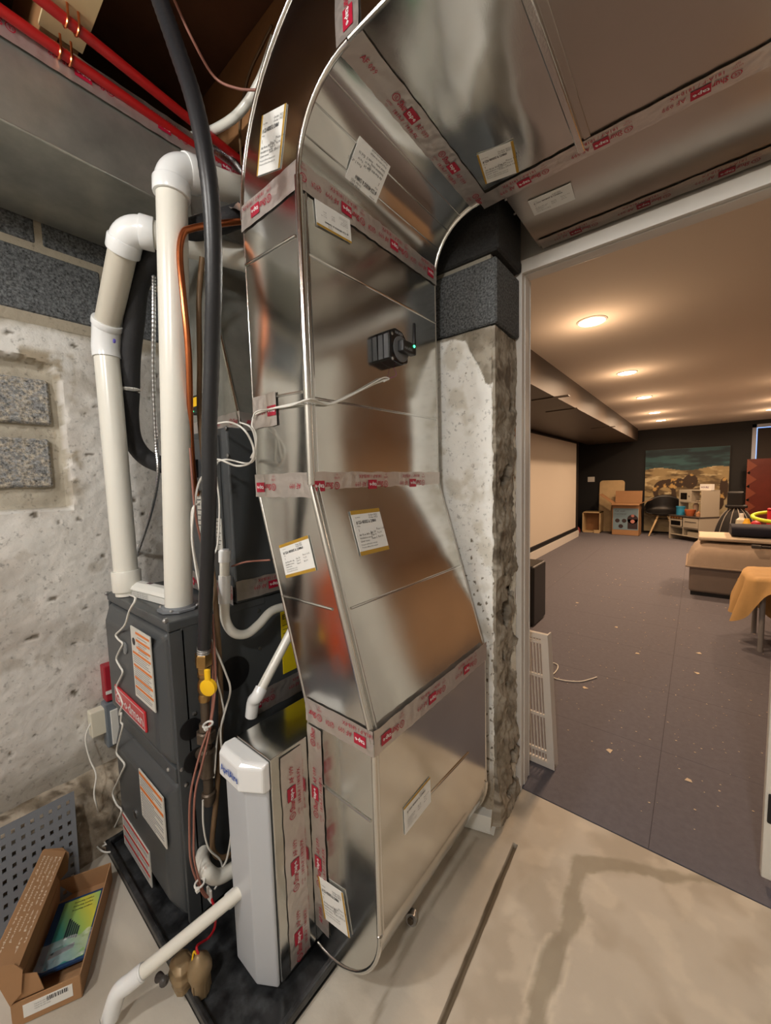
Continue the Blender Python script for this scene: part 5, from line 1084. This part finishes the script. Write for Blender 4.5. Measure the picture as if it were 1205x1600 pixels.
mw = B(.02, wk*.42, hy-.005, hy+.18, kh-.235, kh-.018, n='microwave'); box(.045, wk*.28, hy-.009, hy-.005, kh-.19, kh-.06).build('microwave_window', BLACKG, mw); MB().lathe((wk*.36, hy-.005, kh-.12), (0, -1, 0), [(0, .01), (.014, .01)], 8).build('knob', STEEL, mw)
kt.location = (KL.x, KL.y, 0); kt.rotation_euler = (0, 0, KA)
def toy(name, x, y, z, prof, c_, lab, cat='toy', k=True):
    p = K2(x, y, z) if k else Vector((x, y, z))
    return MB().lathe(p, (0, 0, 1), prof, 16).build(name, mat(name+'_paint', c_, .5), smooth=True, label=lab, category=cat)
toy('toy_tub', .13, .12, kzt, [(0, .07), (.15, .07), (.15, .078), (.17, .078)], (40, 130, 170), 'blue tub with white lid on the toy kitchen worktop', 'tub')
toy('toy_basket', .34, .12, kzt, [(0, .06), (.10, .09), (.12, .09)], (176, 96, 56), 'rust coloured basket on the toy kitchen worktop', 'basket')
toy('toy_pot', .50, .14, kzt, [(0, .04), (.07, .045), (.08, .02), (.1, .01)], (200, 150, 110), 'small tan pot right of the rust basket', 'pot')
toy('toy_cup', .28, hy+.1, kzt, [(0, .03), (.2, .05), (.24, .02)], (190, 170, 150), 'pale cup behind the blue tub', 'cup')
toy('toy_plate', wk*.6, hy+.09, kh-.235, [(0, .05), (.02, .08), (.025, .08)], (200, 186, 166), 'pale plate on the toy kitchen hutch shelf', 'plate')
def kbox(x0, x1, y0, y1, z0, z1): u = Vector((cos(KA), sin(KA), 0)); v = Vector((-sin(KA), cos(KA), 0)); return MB().obox(K2((x0+x1)/2, (y0+y1)/2, (z0+z1)/2), u*((x1-x0)/2), v*((y1-y0)/2), (0, 0, (z1-z0)/2))
kbox(wk*.55, wk*.92, .05, .25, .105, .18).build('toy_bin', mat('bin_cream', (186, 178, 160), .6), label='cream bin on the lower shelf of the toy kitchen', category='bin', bevel=.006)
o = kbox(wk*.62, wk*.97, hy+.04, hy+.10, kh+.0, kh+.11).build('card_sign', PAPER, label='small white card standing on top of the toy kitchen', category='card'); k = MB(); text(k, 'HOURS', K2(wk*.66, hy+.039, kh+.035), (cos(KA), sin(KA), 0), (0, 0, 1), .035, True); k.build('card_print', mat('plum_print', (120, 90, 130), .5), o, kind='stuff')
# domed black play tent with pale ribs
ty = 7.6; tx_ = at(1150, 800, y=ty).x; tz = at(1145, 792, y=ty).z; tr_ = (at(1190, 815, y=ty).x-at(1112, 815, y=ty).x)/2
tn = thing('domed_mesh_tent', (tx_, ty, 0), 'black domed mesh shape with pale curved ribs and a square black top', 'tent')
pr = [(tr_*cos(a), tz*sin(a)**.9) for a in (pi/2*k/10 for k in range(11))]; m = MB().lathe((tx_, ty, 0), (0, 0, 1), [(z, r) for r, z in pr], 32); m.build('mesh_dome', mat('dark_mesh_cloth', (26, 24, 24), .8), tn, smooth=True)
for k_ in range(12):
    q = 2*pi*k_/12+.2; MB().tube([(tx_+(r+.004)*cos(q), ty+(r+.004)*sin(q), z) for r, z in pr], .006, 6).build('rib', mat('rib_grey', (150, 144, 136), .5) if k_ == 0 else bpy.data.materials['rib_grey'], tn, smooth=True)
zt = at(1143, 768, y=ty).z; box(tx_-.10, tx_+.08, ty-.07, ty+.07, tz, zt).build('top_bracket', BLACK, tn, bevel=.02); box(tx_-.12, tx_+.12, ty-.09, ty+.09, tz-.01, tz+.03).build('top_collar', BLACK, tn, bevel=.01)
# red-brown panel with zigzag edge
x0 = at(1166, 760, y=9.9).x; zt = at(1180, 717, y=9.9).z; pg = [(x0+1.2, 0), (x0+1.2, zt), (x0, zt)]; pg += [(x0+(.05 if i % 2 else 0), zt-zt*(i+1)/12) for i in range(11)]+[(x0, 0)]
rp_ = MB().prism([(x, 9.9, z) for x, z in pg[::-1]], (0, .04, 0)).build('red_brown_screen', REDWD, label='tall glossy red-brown wooden panel against the far wall', category='panel')
zz = MB()
for i in range(6): zc_ = zt*(1-(i+.5)/6); zz.prism([(x0+.0, 9.893, zc_+zt/12), (x0+.14, 9.893, zc_), (x0+.0, 9.893, zc_-zt/12)], (0, .006, 0))
zz.build('zigzag_inlay', mat('zigzag_brown', (120, 60, 40), .4), rp_, kind='stuff')
# sofa / ottoman
S0 = at(1073, 929, z=0); sy0 = S0.y; sx0 = S0.x; zs1 = at(1075, 884, y=sy0).z; zs2 = at(1090, 846, y=sy0+.1).z; sW = 1.9; sD = at(1120, 838, z=zs2).y-sy0; sD = max(.75, min(1.1, sD))
so = thing('beige_sofa_section', (sx0+sW/2, sy0+sD/2, 0), 'low beige upholstered sofa section with a plump seat cushion', 'sofa')
box(sx0+.015, sx0+sW, sy0+.015, sy0+sD, .035, zs1).build('sofa_base', SOFAB, so, bevel=.03, seg=4); box(sx0+.03, sx0+sW, sy0+.03, sy0+sD, .0, .036).build('plinth', BLACK, so)
def cush(s, t):
    X_, Y_ = sx0-.01+s*(sW+.02), sy0-.01+t*(sD+.02); e = min(s*sW, (1-s)*sW, t*sD, (1-t)*sD); h = 1-math.exp(-e/.055); return Vector((X_, Y_, zs1-.005+(zs2-zs1)*h+.012*fbm((X_*2, Y_*2, 0), 2)*h))
m = MB().grid(cush, 60, 40); m.grid(lambda s, t: Vector((sx0-.01+s*(sW+.02), sy0-.01+t*(sD+.02), zs1-.008)), 4, 4, flip=True); m.build('seat_cushion', SOFA, so, smooth=True)
MB().tube([(sx0-.012, sy0+sD, zs1), (sx0-.012, sy0-.012, zs1), (sx0+sW, sy0-.012, zs1)], .010, 8).build('piping', SOFA, so, smooth=True)
def fold(name, x0, x1, y0, y1, z0, z1, m_, lab, seed, cat='blanket'):
    def f_(s, t):
        a = 2*pi*t; cy, cz = (y0+y1)/2, (z0+z1)/2; w_ = (y1-y0)/2; h_ = (z1-z0)/2; sg = lambda v: math.copysign(abs(v)**.5, v)
        return Vector((x0+(x1-x0)*s+.01*fbm((s*4, t*3, seed), 2), cy+w_*sg(cos(a))*(1+.06*fbm((s*3, t*3, seed), 2)), cz+h_*sg(sin(a))*(1+.12*fbm((s*5, t*2, seed), 1.5))))
    m = MB(); rings = [[f_(i/24, j/28) for j in range(28)] for i in range(25)]; m.loft(rings, True, True); return m.build(name, m_, smooth=60, label=lab, category=cat)
bx0 = at(1092, 838, z=zs2).x
fold('folded_blanket', bx0, sx0+sW-.1, sy0+.12, sy0+.62, zs2+.001, zs2+.058, BLANK, 'cream blanket folded on the beige sofa cushion', 1)
nx0 = at(1140, 830, z=zs2+.08).x
fold('navy_garment', nx0, sx0+sW-.2, sy0+.16, sy0+.56, zs2+.060, zs2+.175, NAVY, 'navy blue garment rolled on the cream blanket', 4, 'clothing')
P = at(1192, 875, y=sy0-.02); rc = thing('seat_remote', P, 'small black remote clipped on the front edge of the sofa cushion', 'remote')
MB().obox((P.x+.03, sy0+.03, zs2-.01), (.11, 0, 0), (0, .02, 0), (0, 0, .012)).build('remote_body', BLACK, rc, bevel=.004); MB().obox((P.x-.045, sy0+.02, zs2-.006), (.035, 0, 0), (0, .035, 0), (0, 0, .016)).build('remote_end', mat('remote_grey', (60, 60, 58), .4), rc, bevel=.004)
# things behind the sofa: bottle, ball, plastic ramp
bz = .45; P = at(1158, 826, y=sy0+sD+.5)
bt_ = thing('clear_bottle', (P.x, sy0+sD+.5, 0), 'pale squeeze bottle standing behind the navy garment', 'bottle'); zb = at(1158, 822, y=sy0+sD+.5).z; zc_ = at(1157, 807, y=sy0+sD+.5).z
MB().lathe((P.x, sy0+sD+.5, 0), (0, 0, 1), [(0, .06), (zb-.06, .06), (zc_-.04, .05), (zc_-.01, .02)], 16).build('bottle_body', mat('bottle_pale', (206, 200, 180), .3), bt_, smooth=True); MB().lathe((P.x, sy0+sD+.5, zc_-.012), (0, 0, 1), [(0, .022), (.05, .02)], 12).build('bottle_cap', PAPER, bt_)
yy = sy0+sD+.45; P = at(1167, 822, y=yy); MB().lathe((P.x, yy, 0), (0, 0, 1), [(0, .08), (P.z-.1, .08), (P.z-.02, .07), (P.z+.05, .03), (P.z+.09, .02)], 16).build('yellow_toy', mat('toy_yellow', (220, 170, 40), .5), smooth=True, label='yellow toy right of the pale bottle', category='toy')
P = at(1181, 821, y=yy); toy('red_ball', P.x, yy, 0, k=False, prof= [(0, .05), (P.z-.06, .05), (P.z, .055), (P.z+.04, .04), (P.z+.06, .005)], c_=(176, 30, 50), lab='red ball-topped toy behind the navy garment')
rx, ry = at(1178, 806, y=yy+.3), yy+.3; zt = rx.z
rm_ = thing('toy_ramp', (rx.x+.3, ry, 0), 'orange and lime green plastic toy ramp behind the sofa', 'toy')
box(rx.x+.22, rx.x+.55, ry-.1, ry+.12, 0, zt+.03).build('ramp_tower', mat('toy_orange', (236, 120, 40), .45), rm_, bevel=.02)
m = MB(); pth = [(rx.x+.2*0+.3+.32*cos(a), ry+.0+.20*sin(a)-.1, zt-.0+.05*sin(a)) for a in (pi*.55+k*.25 for k in range(14))]; m.tube(pth, .022, 10); m.build('ramp_rail', mat('toy_lime', (196, 214, 40), .45), rm_, smooth=True)
box(rx.x+.12, rx.x+.17, ry-.03, ry+.03, 0, zt+.09).build('ramp_post', mat('toy_red', (196, 30, 46), .45), rm_, bevel=.01); box(rx.x+.12, rx.x+.26, ry-.03, ry+.03, zt+.06, zt+.10).build('ramp_flag', bpy.data.materials['toy_red'], rm_, bevel=.01)
# stool with a draped mustard cloth
L0 = at(1188, 1018, z=0); st = thing('draped_stool', (L0.x+.25, L0.y+.2, 0), 'small side table with grey legs under the mustard cloth', 'table'); hz = at(1205, 905, y=L0.y).z
for dx, dy in ((0, 0), (.5, 0), (0, .42), (.5, .42)): MB().tube([(L0.x+dx, L0.y+dy, 0), (L0.x+dx, L0.y+dy, hz-.03)], .016, 14).build('leg', mat('leg_grey', (150, 146, 142), .4) if dx+dy == 0 else bpy.data.materials['leg_grey'], st, smooth=True)
box(L0.x-.03, L0.x+.53, L0.y-.03, L0.y+.45, hz-.03, hz-.005).build('table_top', WOOD, st, bevel=.004)
def cloth(s, t):
    ang = 2*pi*s; cx, cy = L0.x+.25, L0.y+.21; sq = max(abs(cos(ang)), abs(sin(ang)))**-.6; rt = .30*sq; hang = .26+.13*sin(ang*4+.6)+.06*sin(ang*7)
    if t < .4: r_ = rt*t/.4; z = hz+.004+.006*fbm((cos(ang)*r_*5, sin(ang)*r_*5, 0), 2)
    else: k = (t-.4)/.6; r_ = rt+.03+k*(.05+.035*sin(ang*9)+.02*sin(ang*14+1)); z = hz-.002-k*hang
    return Vector((cx+cos(ang)*r_*1.05, cy+sin(ang)*r_*.9, z))
MB().grid(cloth, 140, 26).build('mustard_cloth', TANCL, smooth=70, label='mustard yellow cloth draped over the small side table', category='cloth')
# orange extension cord on the left wall beside the viewer, blue tub next to it (both mirrored in the duct)
oc = thing('orange_cord_coil', (WX+.05, -.32, .06), 'coil of orange extension cord hanging on the left wall beside the viewer', 'cord')
for i in range(14): MB().tube([(WX+.03+.008*i, -.34+.010*sin(i*2)+(.045+.008*i)*cos(a), .48+(.27+.009*i)*sin(a)) for a in (2*pi*k/28 for k in range(29))], .011, 8, False).build('cord_loop', ORCORD, oc, smooth=True)
tb_ = thing('blue_storage_tub', (-1.5, -.75, 0), 'blue plastic tub standing by the left wall beside the viewer', 'tub')
MB().lathe((-1.5, -.75, .0), (0, 0, 1), [(0, .13), (.30, .16), (.30, .175), (.315, .175), (.315, .16)], 28).build('tub_body', BLUEC, tb_, smooth=True)
